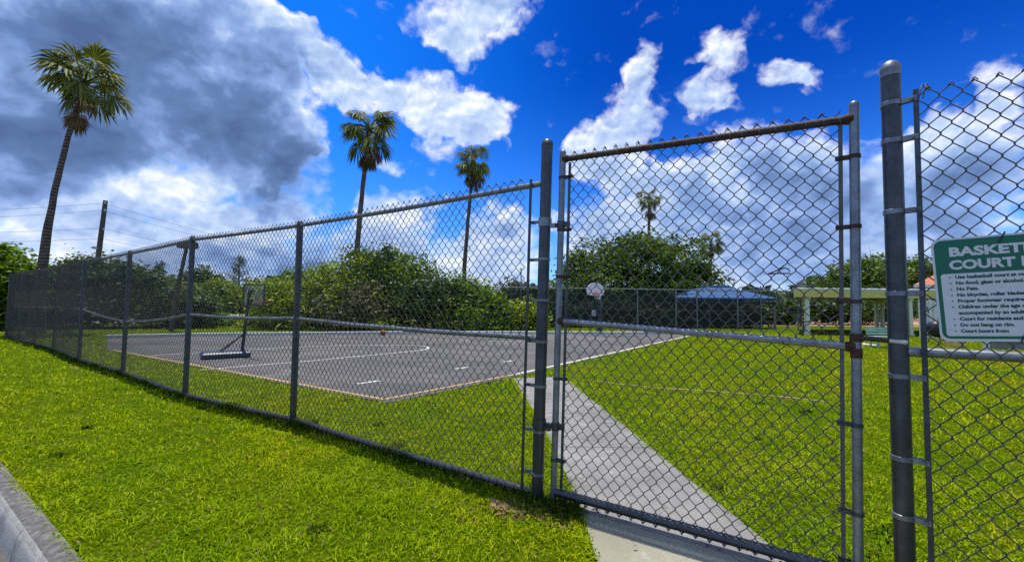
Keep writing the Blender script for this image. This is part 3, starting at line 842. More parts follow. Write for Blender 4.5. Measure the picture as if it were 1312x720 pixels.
bl = lettering(rows, M['sign_text'], .0037, 'rules_lettering')
for i, y in enumerate(ys_):
    if i == 6: continue
    mb = MB()
    o = [(.056 + .0034 * math.cos(t), y + .0034 * math.sin(t)) for t in np.linspace(0, 2 * math.pi, 9)[:-1]]
    mb.add([SP(x, yy_, .0037) for x, yy_ in o], [tuple(range(8))])
    mb.build('bullet_dot', M['sign_text'], sign)
for x, y in ((.243, .012), (.275, SG_H - .024)):
    mb = MB(); c = SP(x, y, .006)
    mb.bar(c - uy * .026 - ux * .010, c + uy * .022 + ux * .012, .006, .003, up=tuple(SNv)); mb.build('cable_tie', M['blackplastic'], sign)
# ---------------------------------------------------------------- portable hoop on the court
hx, hy = gp(293, 458)
hoop = thing('portable_basketball_hoop', (hx, hy, .012), 'portable basketball hoop with dark wheeled base and clear framed backboard on the asphalt', 'basketball hoop')
A3 = Vector((CA[0], CA[1], 0)); B3 = Vector((CB[0], CB[1], 0)); Z3 = Vector((0, 0, 1))
hb = Vector((hx, hy, .012))
pole0 = sited(314, 452, 11.9); pole0.z = .18
mb = MB()
Lb, Wb = .54, .30
Hd = (pole0 - hb); Hd.z = 0; Hd.normalize(); Hs = Vector((-Hd.y, Hd.x, 0))
def hp(a, b, z): return hb + Hd * a + Hs * b + Z3 * z
sec = [(.03, 0.0), (.0, .05), (.0, .12), (.05, .165)]
v = []; 
for ins_, z in sec:
    for sx, sy in ((-1, -1), (1, -1), (1, 1), (-1, 1)):
        v.append(hp(sx * (Lb - ins_), sy * (Wb - ins_), z))
f = [(0, 3, 2, 1)] + [(i * 4 + k, i * 4 + (k + 1) % 4, i * 4 + 4 + (k + 1) % 4, i * 4 + 4 + k) for i in range(3) for k in range(4)] + [(12, 13, 14, 15)]
mb.add(v, f)
for k in range(10):     # moulded ribs along the tank
    a = -Lb + .09 + k * (2 * Lb - .18) / 9
    mb.box(hp(a, -Wb - .004, .075), (.035, .02, .1), Matrix((Hd, Hs, Z3)).transposed())
mb.build('base_tank', M['tank'], hoop, bevel=.012)
for s in (-1, 1):
    c = hp(Lb - .06, s * (Wb - .03), .06); mb = MB(); mb.tube([c - Hs * .02, c + Hs * .02], .06, 14); mb.build('wheel', M['darkmetal'], hoop, smooth=True)
bc = sited(325.5, 378, 11.75)       # backboard centre
ptop = sited(318.5, 389, 11.85); 
mb = MB(); mb.tube([pole0, pole0.lerp(ptop, .5), ptop, sited(320, 372, 11.85)], [.042, .042, .038, .036], 12); mb.build('pole', M['darkmetal'], hoop, smooth=True)
mb = MB()
for s in (-1, 1):
    mb.tube([hp(-Lb * .25, s * .16, .15), pole0.lerp(ptop, .36)], .016, 8)
mb.build('brace', M['darkmetal'], hoop, smooth=True)
mb = MB()
for dz in (.12, -.16):
    mb.bar(ptop + Z3 * (dz * .8 + .0), bc + Z3 * (dz + .05) - B3 * .03, .04, .03)
mb.build('lift_arm', M['darkmetal'], hoop)
BW, BH = .52, .27
Rm = Matrix((A3, B3, Z3)).transposed()
mb = MB(); mb.box(bc, (2 * BW - .02, .012, 2 * BH - .02), Rm); bd = mb.build('backboard', M['acrylic'], hoop)
mb = MB()
for s in (-1, 1):
    mb.box(bc + A3 * s * BW, (.03, .035, 2 * BH + .03), Rm); mb.box(bc + Z3 * s * BH, (2 * BW - .03, .035, .03), Rm)
mb.build('backboard_frame', M['darkmetal'], bd)
def ring(mb, c, R_, r, n=20):
    pts = [c + Vector((math.cos(t) * R_, math.sin(t) * R_, 0)) for t in np.linspace(0, 2 * math.pi, n + 1)]
    mb.tube(pts, r, 6, caps=False)
rc = bc + B3 * .2 - Z3 * (BH - .1)
mb = MB(); ring(mb, rc, .17, .011); mb.bar(rc - B3 * .17, bc + B3 * .008 - Z3 * (BH - .1), .1, .012); rm_ = mb.build('rim', M['orange'], hoop, smooth=True)
def net(mb, c, R0, R1, H, n=10):
    for k in range(n):
        for sg in (-1, 1):
            pts = []
            for i in range(5):
                t = i / 4; a = 2 * math.pi * (k + sg * t * 1.5) / n; R_ = R0 + (R1 - R0) * t ** .7
                pts.append(c + Vector((math.cos(a) * R_, math.sin(a) * R_, -H * t)))
            mb.tube(pts, .004, 3)

# fixed hoop with fan backboard at the far end of the court
gx, gy = gp(768, 427)
fh = thing('fixed_basketball_hoop', (gx, gy, 0), 'fixed hoop with white fan shaped backboard and orange rim on a black pole', 'basketball hoop')
pb = Vector((gx, gy, 0)); ptop = sited(765.5, 378, gy)
mb = MB(); mb.tube([pb, Vector((pb.x, pb.y, ptop.z * .75)), ptop], [.11, .10, .08], 14); mb.tube([pb, pb + Z3 * .25], [.2, .16], 14); mb.build('pole', M['blackplastic'], fh, smooth=True)
bc = sited(763.3, 371.5, gy - .35)
FX = Vector((.96, .28, 0)); FB = Vector((FX.y, -FX.x, 0))    # board plane, facing the court
prof = [(-.47, -.26)] + [(-.52 * math.cos(t), -.06 + .46 * math.sin(t)) for t in np.linspace(0.05, math.pi - .05, 15)] + [(.47, -.26), (.2, -.30), (-.2, -.30)]
n = len(prof)
v = [bc + FX * x + Z3 * z - FB * .0 for x, z in prof] + [bc + FX * x + Z3 * z - FB * .045 for x, z in prof]
f = [tuple(range(n)), tuple(range(2 * n - 1, n - 1, -1))] + [(i, n + i, n + (i + 1) % n, (i + 1) % n) for i in range(n)]
bd = mesh_object('backboard', v, f, M['backboard'], fh)
rc = bc + FB * .22 - Z3 * .19
mb = MB(); ring(mb, rc, .2, .016); mb.bar(rc - FB * .2, bc - Z3 * .19, .14, .02); mb.box(bc + FB * .02 - Z3 * .19, (.16, .03, .14), Matrix((FX, FB, Z3)).transposed()); rm_ = mb.build('rim', M['orange'], fh, smooth=True)
mb = MB(); net(mb, rc, .2, .11, .32); mb.build('net', M['net'], rm_)
mb = MB()
for dz in (.1, -.15): mb.bar(Vector((pb.x, pb.y, bc.z + dz - .1)), bc - FB * .05 + Z3 * dz, .05, .05)
mb.build('support_arm', M['darkmetal'], fh)
q = sited(761, 401, gy - .12); mb = MB(); mb.box(q, (.24, .06, .30), Matrix((FX, FB, Z3)).transposed()); mb.build('notice_plate', M['lampglass'], fh, bevel=.01)

# ball left on the far side of the court
bx_, by_ = gp(492, 429.6)
mb = MB(); bm = bmesh.new(); bmesh.ops.create_uvsphere(bm, u_segments=20, v_segments=12, radius=.125)
mb.add([v_.co + Vector((bx_, by_, .14)) for v_ in bm.verts], [[q.index for q in f_.verts] for f_ in bm.faces]); bm.free()
for k in range(3):
    a = k * math.pi / 3 + .3; pts = [Vector((bx_, by_, .14)) + Vector((math.cos(a) * math.cos(t), math.sin(a) * math.cos(t), math.sin(t))) * .126 for t in np.linspace(0, 2 * math.pi, 25)]
    mb.tube(pts, .004, 4, caps=False)
tag(mb.build('ball', M['ball'], smooth=True), 'small reddish brown ball lying at the far edge of the court', 'ball')

# leaning court light
lb = Vector((*gp(222, 424), 0)); lt = sited(236.5, 316, lb.y - .4)
lamp = thing('court_light', tuple(lb), 'leaning dark court light pole with a boxy lamp head behind the long fence', 'light pole')
mb = MB(); mb.tube([lb, lb.lerp(lt, .3) + Vector((-.06, 0, 0)), lb.lerp(lt, .7) + Vector((-.04, 0, 0)), lt], [.11, .10, .085, .075], 12); mb.build('pole', M['wood'], lamp, smooth=True)
hd = lt + Vector((.12, -.1, .06)); mb = MB(); mb.box(hd, (.78, .46, .30)); mb.box(hd + Z3 * .17, (.66, .38, .05)); lh = mb.build('lamp_head', simple('brown_lamp_housing', (.09, .07, .05), .6), lamp, bevel=.03)
mb = MB(); mb.box(hd - Z3 * .155, (.62, .36, .012)); mb.build('lens', M['lampglass'], lh)

# utility pole and its wires
ub = sited(118.5, 386, 46); ub.z = 0
ut = sited(128.3, 256, 46)
up = thing('utility_pole', tuple(ub), 'tall bare wooden utility pole behind the trees beside the big leaning palm', 'utility pole')
mb = MB(); mb.tube([ub, ub.lerp(ut, .5), ut], [.29, .25, .2], 12); mb.build('pole', M['wood'], up, smooth=True)
for k, dz in enumerate((.4, 1.2, 3.2)):
    mb = MB(); mb.tube([ut + Vector((.22, -.25, -dz)), ut + Vector((.22, -.25, -dz + .25))], [.1, .07], 8)
    mb.build('insulator', M['lampglass'], up)
for k, dz in enumerate((.35, 1.1, 3.0, 4.1)):
    mb = MB()
    p0 = sited(-420, 258 + k * 10, 60); p1 = ut + Vector((0, -.25, -dz)); p2 = sited(560, 345 + 3 * k, 120)
    for a_, b_ in ((p0, p1), (p1, p2)):
        mb.tube([a_.lerp(b_, t) - Z3 * 4 * t * (1 - t) * (1.2 if a_ is p0 else 2.4) for t in np.linspace(0, 1, 25)], .014, 5)
    tag(mb.build('power_line', M['blackplastic']), 'thin dark power line strung through the sky from the utility pole', 'power line', 'power lines')

# thin distant mast near the gate post
mbp = sited(668, 388, 44); mbp.z = 0; mt = sited(667.5, 345, 44)
ms = thing('slim_mast', tuple(mbp), 'slim pale mast seen between the bushes and the gate post', 'pole')
mb = MB(); mb.tube([mbp, mt], [.09, .05], 8); mb.build('pole', M['lampglass'], ms, smooth=True)
mb = MB(); mb.tube([mt - Z3 * .02, mt + Z3 * .1, mt + Z3 * .14], [.09, .1, .03], 8); mb.build('finial', M['lampglass'], ms, smooth=True)

# ---------------------------------------------------------------- back fence with windscreen
BF = [sited(716, 0, 27.6), sited(770, 0, 27.8), sited(817, 0, 28.0), sited(866, 0, 28.2), sited(893, 0, 28.35), sited(945, 0, 28.6), sited(975, 0, 28.75), sited(1022, 0, 29.0)]
BF = [sited(628, 0, 27.2)] + BF + [sited(1080, 0, 29.3)]
bfz = 2.58
bf = thing('chain_link_fence', (BF[0].x, BF[0].y, 0), 'distant fence hung with dark windscreen cloth behind the far basketball hoop', 'fence', 'chain link fences')
mb = MB()
for q in BF[1:-1]:
    m1 = MB(); m1.tube([(q.x, q.y, -.05), (q.x, q.y, bfz + (.32 if abs(q.x - BF[7].x) < .01 else .03))], .045, 8); m1.build('post', M['rail'], bf, smooth=True)
mb = MB(); mb.tube([(q.x, q.y, bfz) for q in BF], .033, 8); mb.build('top_rail', M['rail'], bf, smooth=True)
mb = MB(); mb.tube([(q.x, q.y, 1.25) for q in BF], .025, 8); mb.build('middle_rail', M['post'], bf, smooth=True)
parts = []
for i in range(len(BF) - 1):
    parts.append(chain_arrays((BF[i].x, BF[i].y), (BF[i + 1].x, BF[i + 1].y), .03, bfz, .05, w=.16, h=.18, r=.0035, sides=3, seed=40 + i))
v, f = join_arrays(parts); np_object('chain_link_mesh', v, f, M['wire'], bf)
mb = MB()
for i in range(0, 7):
    lowz = 0 if i < 4 else .62  # lower lengths: dark sheet added in place of the shade under the canopy
    a_, b_ = BF[i], BF[i + 1]
    n_ = 14
    top = [(a_.x + (b_.x - a_.x) * t, a_.y + (b_.y - a_.y) * t + .06 + .03 * math.sin(t * 9 + i), bfz - .08 - .05 * math.sin(t * math.pi) - .02 - lowz) for t in np.linspace(0.01, .99, n_)]
    bot = [(x, y + .05 * math.sin(x * 3), .12 + .06 * abs(math.sin(x * 2.1))) for x, y, z in top]
    mb.add(top + bot, [(j, j + 1, n_ + j + 1, n_ + j) for j in range(n_ - 1)])
mb.build('windscreen_and_shade_sheet', M['screen'], bf)

# ---------------------------------------------------------------- blue canopy shelter
def hip_canopy():
    Y0, Y1 = 30.6, 36
    x0 = sited(866, 0, Y0).x; x1 = sited(997, 0, Y0).x
    ze = sited(930, 381.5, Y0).z; zr = sited(938, 367.5, 33.3).z; YM = 33.3
    root = thing('blue_canopy_shelter', ((x0 + x1) / 2, YM, 0), 'open shelter with a blue hipped canopy roof beyond the dark fence', 'shelter')
    xa, xb = x0 + 3.0, x1 - 2.2
    n = 9; v = []; f = []
    eave = [(x0, Y0), (x1, Y0), (x1, Y1), (x0, Y1)]; rid = [(xa, YM, zr), (xb, YM, zr)]
    e = [(x, y, ze) for x, y in eave]
    v = e + rid; f = [(0, 1, 5, 4), (1, 2, 5), (2, 3, 4, 5), (3, 0, 4)]
    v += [(x, y, ze - .13) for x, y in eave]; f += [(0, 6, 7, 1), (1, 7, 8, 2), (2, 8, 9, 3), (3, 9, 6, 0)]
    mb = MB(); mb.add(v, f); rf_ = mb.build('canopy_roof', M['roof_blue'], root)
    mb = MB(); mb.box(((xa + xb) / 2, YM, zr + .03), (xb - xa + .4, .3, .08)); mb.build('ridge_cap', M['roof_blue'], rf_, bevel=.04)
    for k in range(2):
        mb = MB(); mb.bar((x0 + .1, Y0 + .15 + k * (Y1 - Y0 - .3), ze - .22), (x1 - .1, Y0 + .15 + k * (Y1 - Y0 - .3), ze - .36), .15, .2)
        mb.build('eave_beam', M['darkmetal'], root)
    for t in np.linspace(0.02, .98, 4):
        for y in (Y0 + .2, Y1 - .2):
            mb = MB(); x = x0 + (x1 - x0) * t; mb.tube([(x, y, 0), (x, y, ze - .3)], .09, 10); mb.build('canopy_post', M['concrete_wall'], root, smooth=True)
    return x0, x1
cx0, cx1 = hip_canopy()
# benches and table under the canopy
for k, px in enumerate((885, 968)):
    c = sited(px, 0, 32.5); t = thing('picnic_table', (c.x, c.y, 0), ['brown picnic table in the shade under the blue canopy, near the big tree', 'brown picnic table under the blue canopy at its pergola end'][k], 'table', 'brown picnic tables')
    mb = MB(); mb.box((c.x, c.y, .76), (1.9, .8, .07)); mb.build('tabletop', M['wood'], t)
    for s in (-1, 1):
        mb = MB(); mb.box((c.x, c.y + s * .75, .45), (1.9, .3, .06)); mb.build('bench', M['wood'], t)
        mb = MB(); mb.bar((c.x + s * .7, c.y - .6, 0), (c.x + s * .7, c.y + .2, .73), .08, .08); mb.bar((c.x + s * .7, c.y + .6, 0), (c.x + s * .7, c.y - .2, .73), .08, .08); mb.bar((c.x + s * .7, c.y - .9, .4), (c.x + s * .7, c.y + .9, .4), .09, .06); mb.build('leg_frame', M['wood'], t)

# ---------------------------------------------------------------- cream pergola / pavilion
Yp0, Yp1 = 24.4, 31.0
xa = sited(1017, 0, Yp0).x; xb = sited(1260, 0, Yp0).x
zt_ = sited(1100, 370.0, Yp0).z; zb_ = sited(1100, 381.5, Yp0).z
pv = thing('flat_roof_pavilion', ((xa + xb) / 2, (Yp0 + Yp1) / 2, 0), 'cream flat roofed open pavilion on slender columns beyond the lawn', 'pavilion')
SHX = 0.66          # the pavilion is skewed to the lawn edge: its sides run away to the right
def px_(x, y): return x + (y - Yp0) * SHX
def skew(o, y0=None):
    for v_ in o.data.vertices: v_.co.x += (v_.co.y + origin_of(o.parent).y - (Yp0 if y0 is None else y0)) * (SHX if y0 is None else 1.0)
    return o
mb = MB(); mb.box(((xa + xb) / 2, (Yp0 + Yp1) / 2, zt_ - .03), (xb - xa + .12, Yp1 - Yp0 + .12, .07)); rf_ = skew(mb.build('roof', M['white'], pv, bevel=.01))
mb = MB()
th = zt_ - zb_ - .075
for y in (Yp0, Yp1): mb.box(((xa + xb) / 2, y, zb_ + th / 2), (xb - xa, .12, th))
for x in (xa + .06, xb - .06): mb.box((x, (Yp0 + Yp1) / 2, zb_ + th / 2), (.119, Yp1 - Yp0 - .13, th))
skew(mb.build('fascia', M['cream'], pv))
mb = MB()
for k in range(22):
    x = xa + .4 + k * (xb - xa - .8) / 21; mb.box((x, (Yp0 + Yp1) / 2, zb_ + th * .55), (.06, Yp1 - Yp0 - .14, th * .7))
skew(mb.build('rafter', M['cream'], pv))
for k in range(13):
    mb = MB(); mb.box((xa + .5 + k * (xb - xa - 1) / 12, Yp0 + .1, zt_ + .022), (.45, .25, .035))
    mb.build('roof_flashing', M['white'], rf_)
for px, Y in ((1033.5, Yp0 + .2), (1122.5, Yp1 - .2), (1129.8, Yp1 - .45), (1165, Yp0 + .2), (1215, Yp0 + .2), (1260, Yp0 + .2), (1092, Yp1 - .2)):
    c = sited(px, 0, Y); w_ = .19 if px < 1170 else .16
    mb = MB(); mb.box((c.x, c.y, zb_ / 2), (w_, w_, zb_)); mb.box((c.x, c.y, zb_ - .06), (w_ + .1, w_ + .1, .1)); mb.box((c.x, c.y, .06), (w_ + .08, w_ + .08, .12)); mb.build('column', M['column'], pv, bevel=.008)
# white slatted railing under the pavilion
r0 = sited(1177, 0, 22.4); r1 = sited(1258, 0, 22.9)
rl = thing('slatted_railing', (r0.x, r0.y, 0), 'white railing of tall upright slats in front of the pavilion behind the sign', 'railing')
mb = MB(); mb.bar((r0.x, r0.y, .12), (r1.x, r1.y, .12), .05, .08); mb.bar((r0.x, r0.y, 1.9), (r1.x, r1.y, 1.9), .05, .08); mb.build('rail', M['white'], rl)
for k in range(13):
    t = k / 12; p = r0.lerp(r1, t); mb = MB(); mb.box((p.x, p.y - .04, 1.0), (.11, .03, 1.98)); mb.build('slat', M['white'] if k % 4 else M['column'], rl)
# grill
c = sited(1199, 0, 19.0)
g = thing('kettle_grill', (c.x, c.y, 0), 'black kettle barbecue grill half hidden by the lower corner of the sign', 'grill')
mb = MB(); pr_ = [(.02, .28), (.20, .33), (.30, .45), (.34, .62), (.35, .66), (.33, .82), (.24, .95), (.08, 1.01), (.01, 1.02)]
mb.tube([(c.x, c.y, z) for r_, z in pr_], [r_ for r_, z in pr_], 20); mb.build('bowl', M['blackplastic'], g, smooth=True)
for a in (0.5, 2.6, 4.7):
    mb = MB(); mb.tube([(c.x + .18 * math.cos(a), c.y + .18 * math.sin(a), .4), (c.x + .33 * math.cos(a), c.y + .33 * math.sin(a), 0)], .018, 8); mb.build('leg', M['darkmetal'], g, smooth=True)
mb = MB(); mb.tube([(c.x - .08, c.y, 1.0), (c.x - .08, c.y, 1.07), (c.x + .08, c.y, 1.07), (c.x + .08, c.y, 1.0)], .012, 6); mb.build('handle', M['wood'], g)
# ochre flower tub and grey block bench
c = sited(1220, 0, 17.5)
g = thing('planter_tub', (c.x, c.y, 0), 'ochre square planter tub under the bottom edge of the sign', 'planter')
mb = MB(); mb.box((c.x, c.y, .14), (.46, .4, .28)); mb.box((c.x, c.y, .30), (.52, .46, .06)); mb.build('tub', M['pot'], g, bevel=.015)
mb = MB(); mb.box((c.x, c.y, .335), (.42, .36, .02)); mb.build('soil', M['wood'], g)
c = sited(1300, 0, 17.0)
g = thing('concrete_bench', (c.x, c.y, 0), 'low grey concrete bench below the sign at the edge of the lawn', 'bench')
mb = MB(); mb.box((c.x, c.y, .34), (2.0, .5, .12)); mb.build('seat', M['concrete_wall'], g, bevel=.015)
mb = MB(); mb.box((c.x, c.y + .05, .14), (1.9, .34, .28)); mb.build('base', M['concrete_wall'], g)
c = sited(1261, 0, 15.6)
g = thing('garden_post', (c.x, c.y, 0), 'short white post standing in the lawn just under the sign', 'post')
mb = MB(); mb.box((c.x, c.y, .3), (.12, .12, .6)); mb.build('shaft', M['white'], g, bevel=.008)
mb = MB(); mb.box((c.x, c.y, .62), (.16, .16, .04)); mb.build('cap', M['white'], g, bevel=.008)
# pale green bench and white pipe on the lawn
c = sited(1131, 0, 17.0)
g = thing('garden_bench', (c.x, c.y, 0), 'small pale green bench standing on the sunny lawn between the gate and right post', 'bench')
mb = MB()
for k in range(4): mb.box((c.x, c.y + k * .11 - .16, .42), (.95, .09, .03))
mb.build('seat', M['green_bench'], g)
mb = MB()
for k in range(3): mb.box((c.x, c.y + .26 + k * .02, .52 + k * .1), (.95, .025, .08))
mb.build('backrest', M['green_bench'], g)
for sx in (-1, 1):
    for sy in (-.15, .2):
        mb = MB(); mb.box((c.x + sx * .36, c.y + sy, .2), (.05, .05, .4)); mb.build('leg', M['green_bench'], g)
a_ = sited(1104, 0, 17.8); b_ = sited(1126, 0, 17.1)
mb = MB(); mb.tube([(a_.x, a_.y, .045), (b_.x, b_.y, .045)], .045, 10); mb.tube([(a_.x - .05, a_.y + .005, .045), (a_.x + .06, a_.y - .005, .045)], .055, 10); tag(mb.build('white_pipe', M['pipe_white'], smooth=True), 'white plastic pipe lying on the lawn beside the pale green bench', 'pipe')
# dark bar leaning at the pavilion column
a_ = sited(1008, 395, 23.4); b_ = sited(1029, 414, 23.4)
mb = MB(); mb.tube([a_, b_, b_ + Vector((-.1, 0, -.75))], .035, 8); mb.bar(b_ + Vector((-.25, 0, .05)), b_ + Vector((.35, 0, .1)), .05, .06); tag(mb.build('exercise_bar', M['darkmetal']), 'dark bent metal bar standing beside the first pavilion column', 'bar')
# street lamps
for px, py, Y, lab in ((1025.5, 364, 36, 'slender dark lamp post with a globe top beside the pavilion roof'), (1003.5, 383, 70, 'tiny distant lamp post in the gap between canopy and pavilion')):
    p = sited(px, py, Y); l = thing('street_lamp', (p.x, p.y, 0), lab, 'lamp post', 'street lamps')
    mb = MB(); mb.tube([(p.x, p.y, 0), (p.x, p.y, .5), (p.x, p.y, p.z - .35)], [.11, .07, .05], 10); mb.build('pole', M['darkmetal'], l, smooth=True)
    mb = MB(); mb.tube([(p.x, p.y, p.z + z) for z in (-.36, -.3, -.1, .02, .1)], [.08, .17, .26, .2, .03], 12); mb.build('lantern', M['lampglass'], l, smooth=True)
    mb = MB(); mb.tube([(p.x, p.y, p.z + z) for z in (.06, .14, .26)], [.3, .22, .03], 12); mb.build('cap', M['darkmetal'], l, smooth=True)

# ---------------------------------------------------------------- house
xh0 = sited(1172, 0, 43.4).x; xh1 = sited(1420, 0, 44).x; ze = sited(1185, 365, 44).z; zr = ze + 2.6
hs = thing('house', ((xh0 + xh1) / 2, 48, 0), 'pale house with an orange tiled hip roof behind the pavilion', 'house')
mb = MB(); mb.box(((xh0 + xh1) / 2, 48, ze / 2 - .05), (xh1 - xh0 - 1.2, 8.0, ze - .1)); mb.build('wall', M['house'], hs)
e = [(xh0, 43.4), (xh1, 43.4), (xh1, 52.6), (xh0, 52.6)]
v = [(x, y, ze) for x, y in e] + [(xh0 + 4.6, 48, zr), (xh1 - 4.6, 48, zr)] 
mb = MB(); mb.add(v, [(0, 1, 5, 4), (1, 2, 5), (2, 3, 4, 5), (3, 0, 4), (3, 2, 1, 0)]); hr_ = mb.build('roof', M['roof_orange'], hs)
mb = MB(); mb.box(((xh0 + xh1) / 2, 43.37, ze - .14), (xh1 - xh0, .05, .27)); mb.box((xh0 - .03, 48, ze - .14), (.05, 9.2, .27)); mb.build('fascia', M['white'], hs)
for k in range(3):
    x = xh0 + 4.5 + k * 5.5; mb = MB(); mb.box((x, 43.97, 1.9), (1.6, .1, 1.4)); w_ = mb.build('window', M['white'], hs); mb = MB(); mb.box((x, 43.9, 1.9), (1.36, .05, 1.16)); mb.build('pane', M['glassdark'], w_)

for o_ in list(hs.children):
    for v_ in o_.data.vertices: v_.co.x += (v_.co.y + 48 - 43.4) * .98
for o_ in list(hs.children):
    if o_.name.startswith('window'):
        for c_ in o_.children:
            for v_ in c_.data.vertices: v_.co.x += (v_.co.y + 48 - 43.4) * .98

# ---------------------------------------------------------------- foliage
def leaf_quads(C, size, rg, flat=0.35, aspect=1.9):
    """One bent diamond per centre."""
    n = len(C)
    a = rg.normal(size=(n, 3)); a[:, 2] *= flat; a /= np.linalg.norm(a, axis=1, keepdims=True)
    up = rg.normal(size=(n, 3)) * .75 + np.array([0, 0, 1.0])
    b = np.cross(a, up); b /= np.linalg.norm(b, axis=1, keepdims=True) + 1e-9
    s = 1.55 * size * rg.choice([.55, .8, 1.0, 1.3, 1.75], (n, 1), p=[.2, .25, .25, .2, .1]) * rg.uniform(.85, 1.15, (n, 1))
    V = np.stack([C - a * s * .5, C + b * s * .5 / aspect, C + a * s * .5 - np.array([0, 0, 1]) * s * .12, C - b * s * .5 / aspect], 1)
    return V.reshape(-1, 3), np.arange(n * 4).reshape(n, 4)

def lobed_crown(lobes, n_clump, per, size, rg, spread=0.32, hollow=.45, zmin=.1):
    """Leaf clumps gathered through a handful of ellipsoid lobes."""
    L = np.array(lobes, float); vol = (L[:, 3] * L[:, 4] * L[:, 5]) ** .7; pick = rg.choice(len(L), n_clump, p=vol / vol.sum())
    d = rg.normal(size=(n_clump, 3)); d /= np.linalg.norm(d, axis=1, keepdims=True)
    rad = rg.uniform(hollow, 1.0, (n_clump, 1)) ** .6 * np.where(rg.random((n_clump, 1)) < .12, rg.uniform(1.08, 1.34, (n_clump, 1)), rg.uniform(.86, 1.1, (n_clump, 1)))
    C = L[pick, :3] + d * L[pick, 3:] * rad
    sz = float(np.median(L[:, 3])); q = C / sz * 2.6
    gap = np.sin(q[:, 0] * 1.7 + 1.1 * np.sin(q[:, 2] * 1.3)) * np.sin(q[:, 1] * 1.5 + 2) + np.sin(q[:, 2] * 2.1 + q[:, 0] * .9)
    C = C[(C[:, 2] > zmin) & ((gap > -1.0) | (rg.random(len(C)) < .15))]
    cs = spread * rg.uniform(.6, 1.5, (len(C), 1, 1))
    P = (C[:, None, :] + rg.normal(size=(len(C), per, 3)) * cs * np.array([1, 1, .6])).reshape(-1, 3)
    P = P[P[:, 2] > zmin * .5]
    return leaf_quads(P, size, rg)

def branches(base, tips, r0, rg, trunk_top):
    mb = MB(); base = Vector(base); top = Vector(trunk_top)
    mid = base.lerp(top, .5) + Vector((rg.normal() * .1, rg.normal() * .1, 0))
    mb.tube([base - Vector((0, 0, .1)), base + Vector((0, 0, .25)), mid, top], [r0 * 1.35, r0, r0 * .85, r0 * .7], 9)
    for t in tips:
        t = Vector(t); k = rg.uniform(.35, 1.0); s = base.lerp(top, k)
        m_ = s.lerp(t, .5) + Vector((rg.normal() * .15, rg.normal() * .15, .12 * (t - s).length))
        mb.tube([s, m_, t], [r0 * .45, r0 * .28, r0 * .08], 6)
        for _ in range(2):
            e = t + Vector(rg.normal(size=3)) * (t - s).length * .25; mb.tube([m_.lerp(t, .4), e], [r0 * .16, r0 * .05], 5)
    return mb

def tree(name, label, cat, group, base, lobes, n_clump, per, size, mat, r0, seed, spread=.32, hollow=.45, trunk_h=None, zmin=.1):
    rg = np.random.default_rng(seed)
    t = thing(name, (base[0], base[1], 0), label, cat, group)
    L = np.array(lobes); zc = float(np.mean(L[:, 2]))
    top = (base[0] + rg.normal() * .1, base[1], trunk_h if trunk_h else zc * .6)
    branches((base[0], base[1], 0), [tuple(l[:3]) for l in lobes], r0, rg, top).build('trunk', M['bark'], t, smooth=True)
    v, f = lobed_crown(lobes, n_clump, per, size, rg, spread, hollow, zmin)
    np_object('crown', v, f, M[mat], t)
    return t

def lobes_px(Y, items, depth=1.0):
    """Lobes given as bearing, height line and half sizes, at real distance Y (+ offset)."""
    out = []
    for px, py, rx, ry, dy in items:
        c = sited(px, py, Y + dy); k = (Y + dy) / 560.0
        out.append((c.x, c.y, c.z, rx * k, max(rx, ry) * k * depth, ry * k))
    return out

# bushes along the far side of the court
SH = 'shrubs along the far side of the court'
def shrub(label, Y, px, items, mat, n, per, size, seed, **kw):
    b_ = sited(px, 0, Y); tree('shrub', label, 'shrub', SH, (b_.x, b_.y), lobes_px(Y, items, .9), n, per, size, mat, kw.pop('r0', .07), seed, **kw)
shrub('low yellow green shrub just right of the clear backboard', 24.5, 362, [(355, 392, 24, 26, 0), (345, 382, 16, 16, 0), (372, 400, 24, 24, -.5), (362, 372, 16, 14, .5)], 'bush_yellow', 300, 26, .12, 11)
shrub('rounded dark shrub behind the first inner fence post, taller than its neighbour', 27.5, 395, [(385, 372, 30, 28, 0), (400, 360, 26, 18, .5), (408, 390, 30, 34, -.5)], 'bush_green', 320, 26, .13, 12)
shrub('yellow green flowering shrub with sunlit top under the thin second palm', 25.0, 440, [(428, 368, 30, 28, 0), (460, 345, 30, 24, .5), (448, 382, 32, 36, -.6), (415, 362, 20, 18, 0)], 'bush_yellow', 420, 26, .12, 13)
shrub('tallest leafy shrub with a broken top outline at the middle of the row', 27.0, 500, [(480, 340, 22, 20, 0), (500, 333, 20, 17, .5), (520, 345, 24, 20, 0), (505, 378, 38, 38, -.6), (545, 346, 17, 14, 0), (475, 372, 28, 36, 0)], 'bush_green', 560, 26, .13, 14, spread=.28)
shrub('bare brownish twiggy shrub in front of the yellow green shrub', 23.6, 440, [(432, 392, 26, 28, 0), (455, 398, 22, 24, 0), (470, 388, 22, 26, .2)], 'twig', 230, 22, .10, 15)
shrub('dark glossy shrub between the twiggy shrub and the third palm trunk', 25.2, 555, [(545, 380, 26, 30, 0), (565, 372, 24, 22, .3), (560, 400, 30, 24, -.4), (530, 398, 30, 24, 0)], 'bush_dark', 420, 26, .12, 16)
shrub('broad dark green shrub below the third palm, sloping down to the right', 26.0, 610, [(590, 375, 22, 24, 0), (612, 380, 24, 22, .3), (632, 388, 18, 18, 0), (605, 402, 36, 26, -.4), (638, 404, 16, 20, 0)], 'bush_green', 460, 26, .12, 17, )
shrub('small bright green shrub close to the gate post in full sun', 26.5, 668, [(660, 405, 13, 16, 0), (675, 402, 14, 18, .2), (688, 410, 12, 14, 0)], 'bush_yellow', 170, 22, .13, 18)
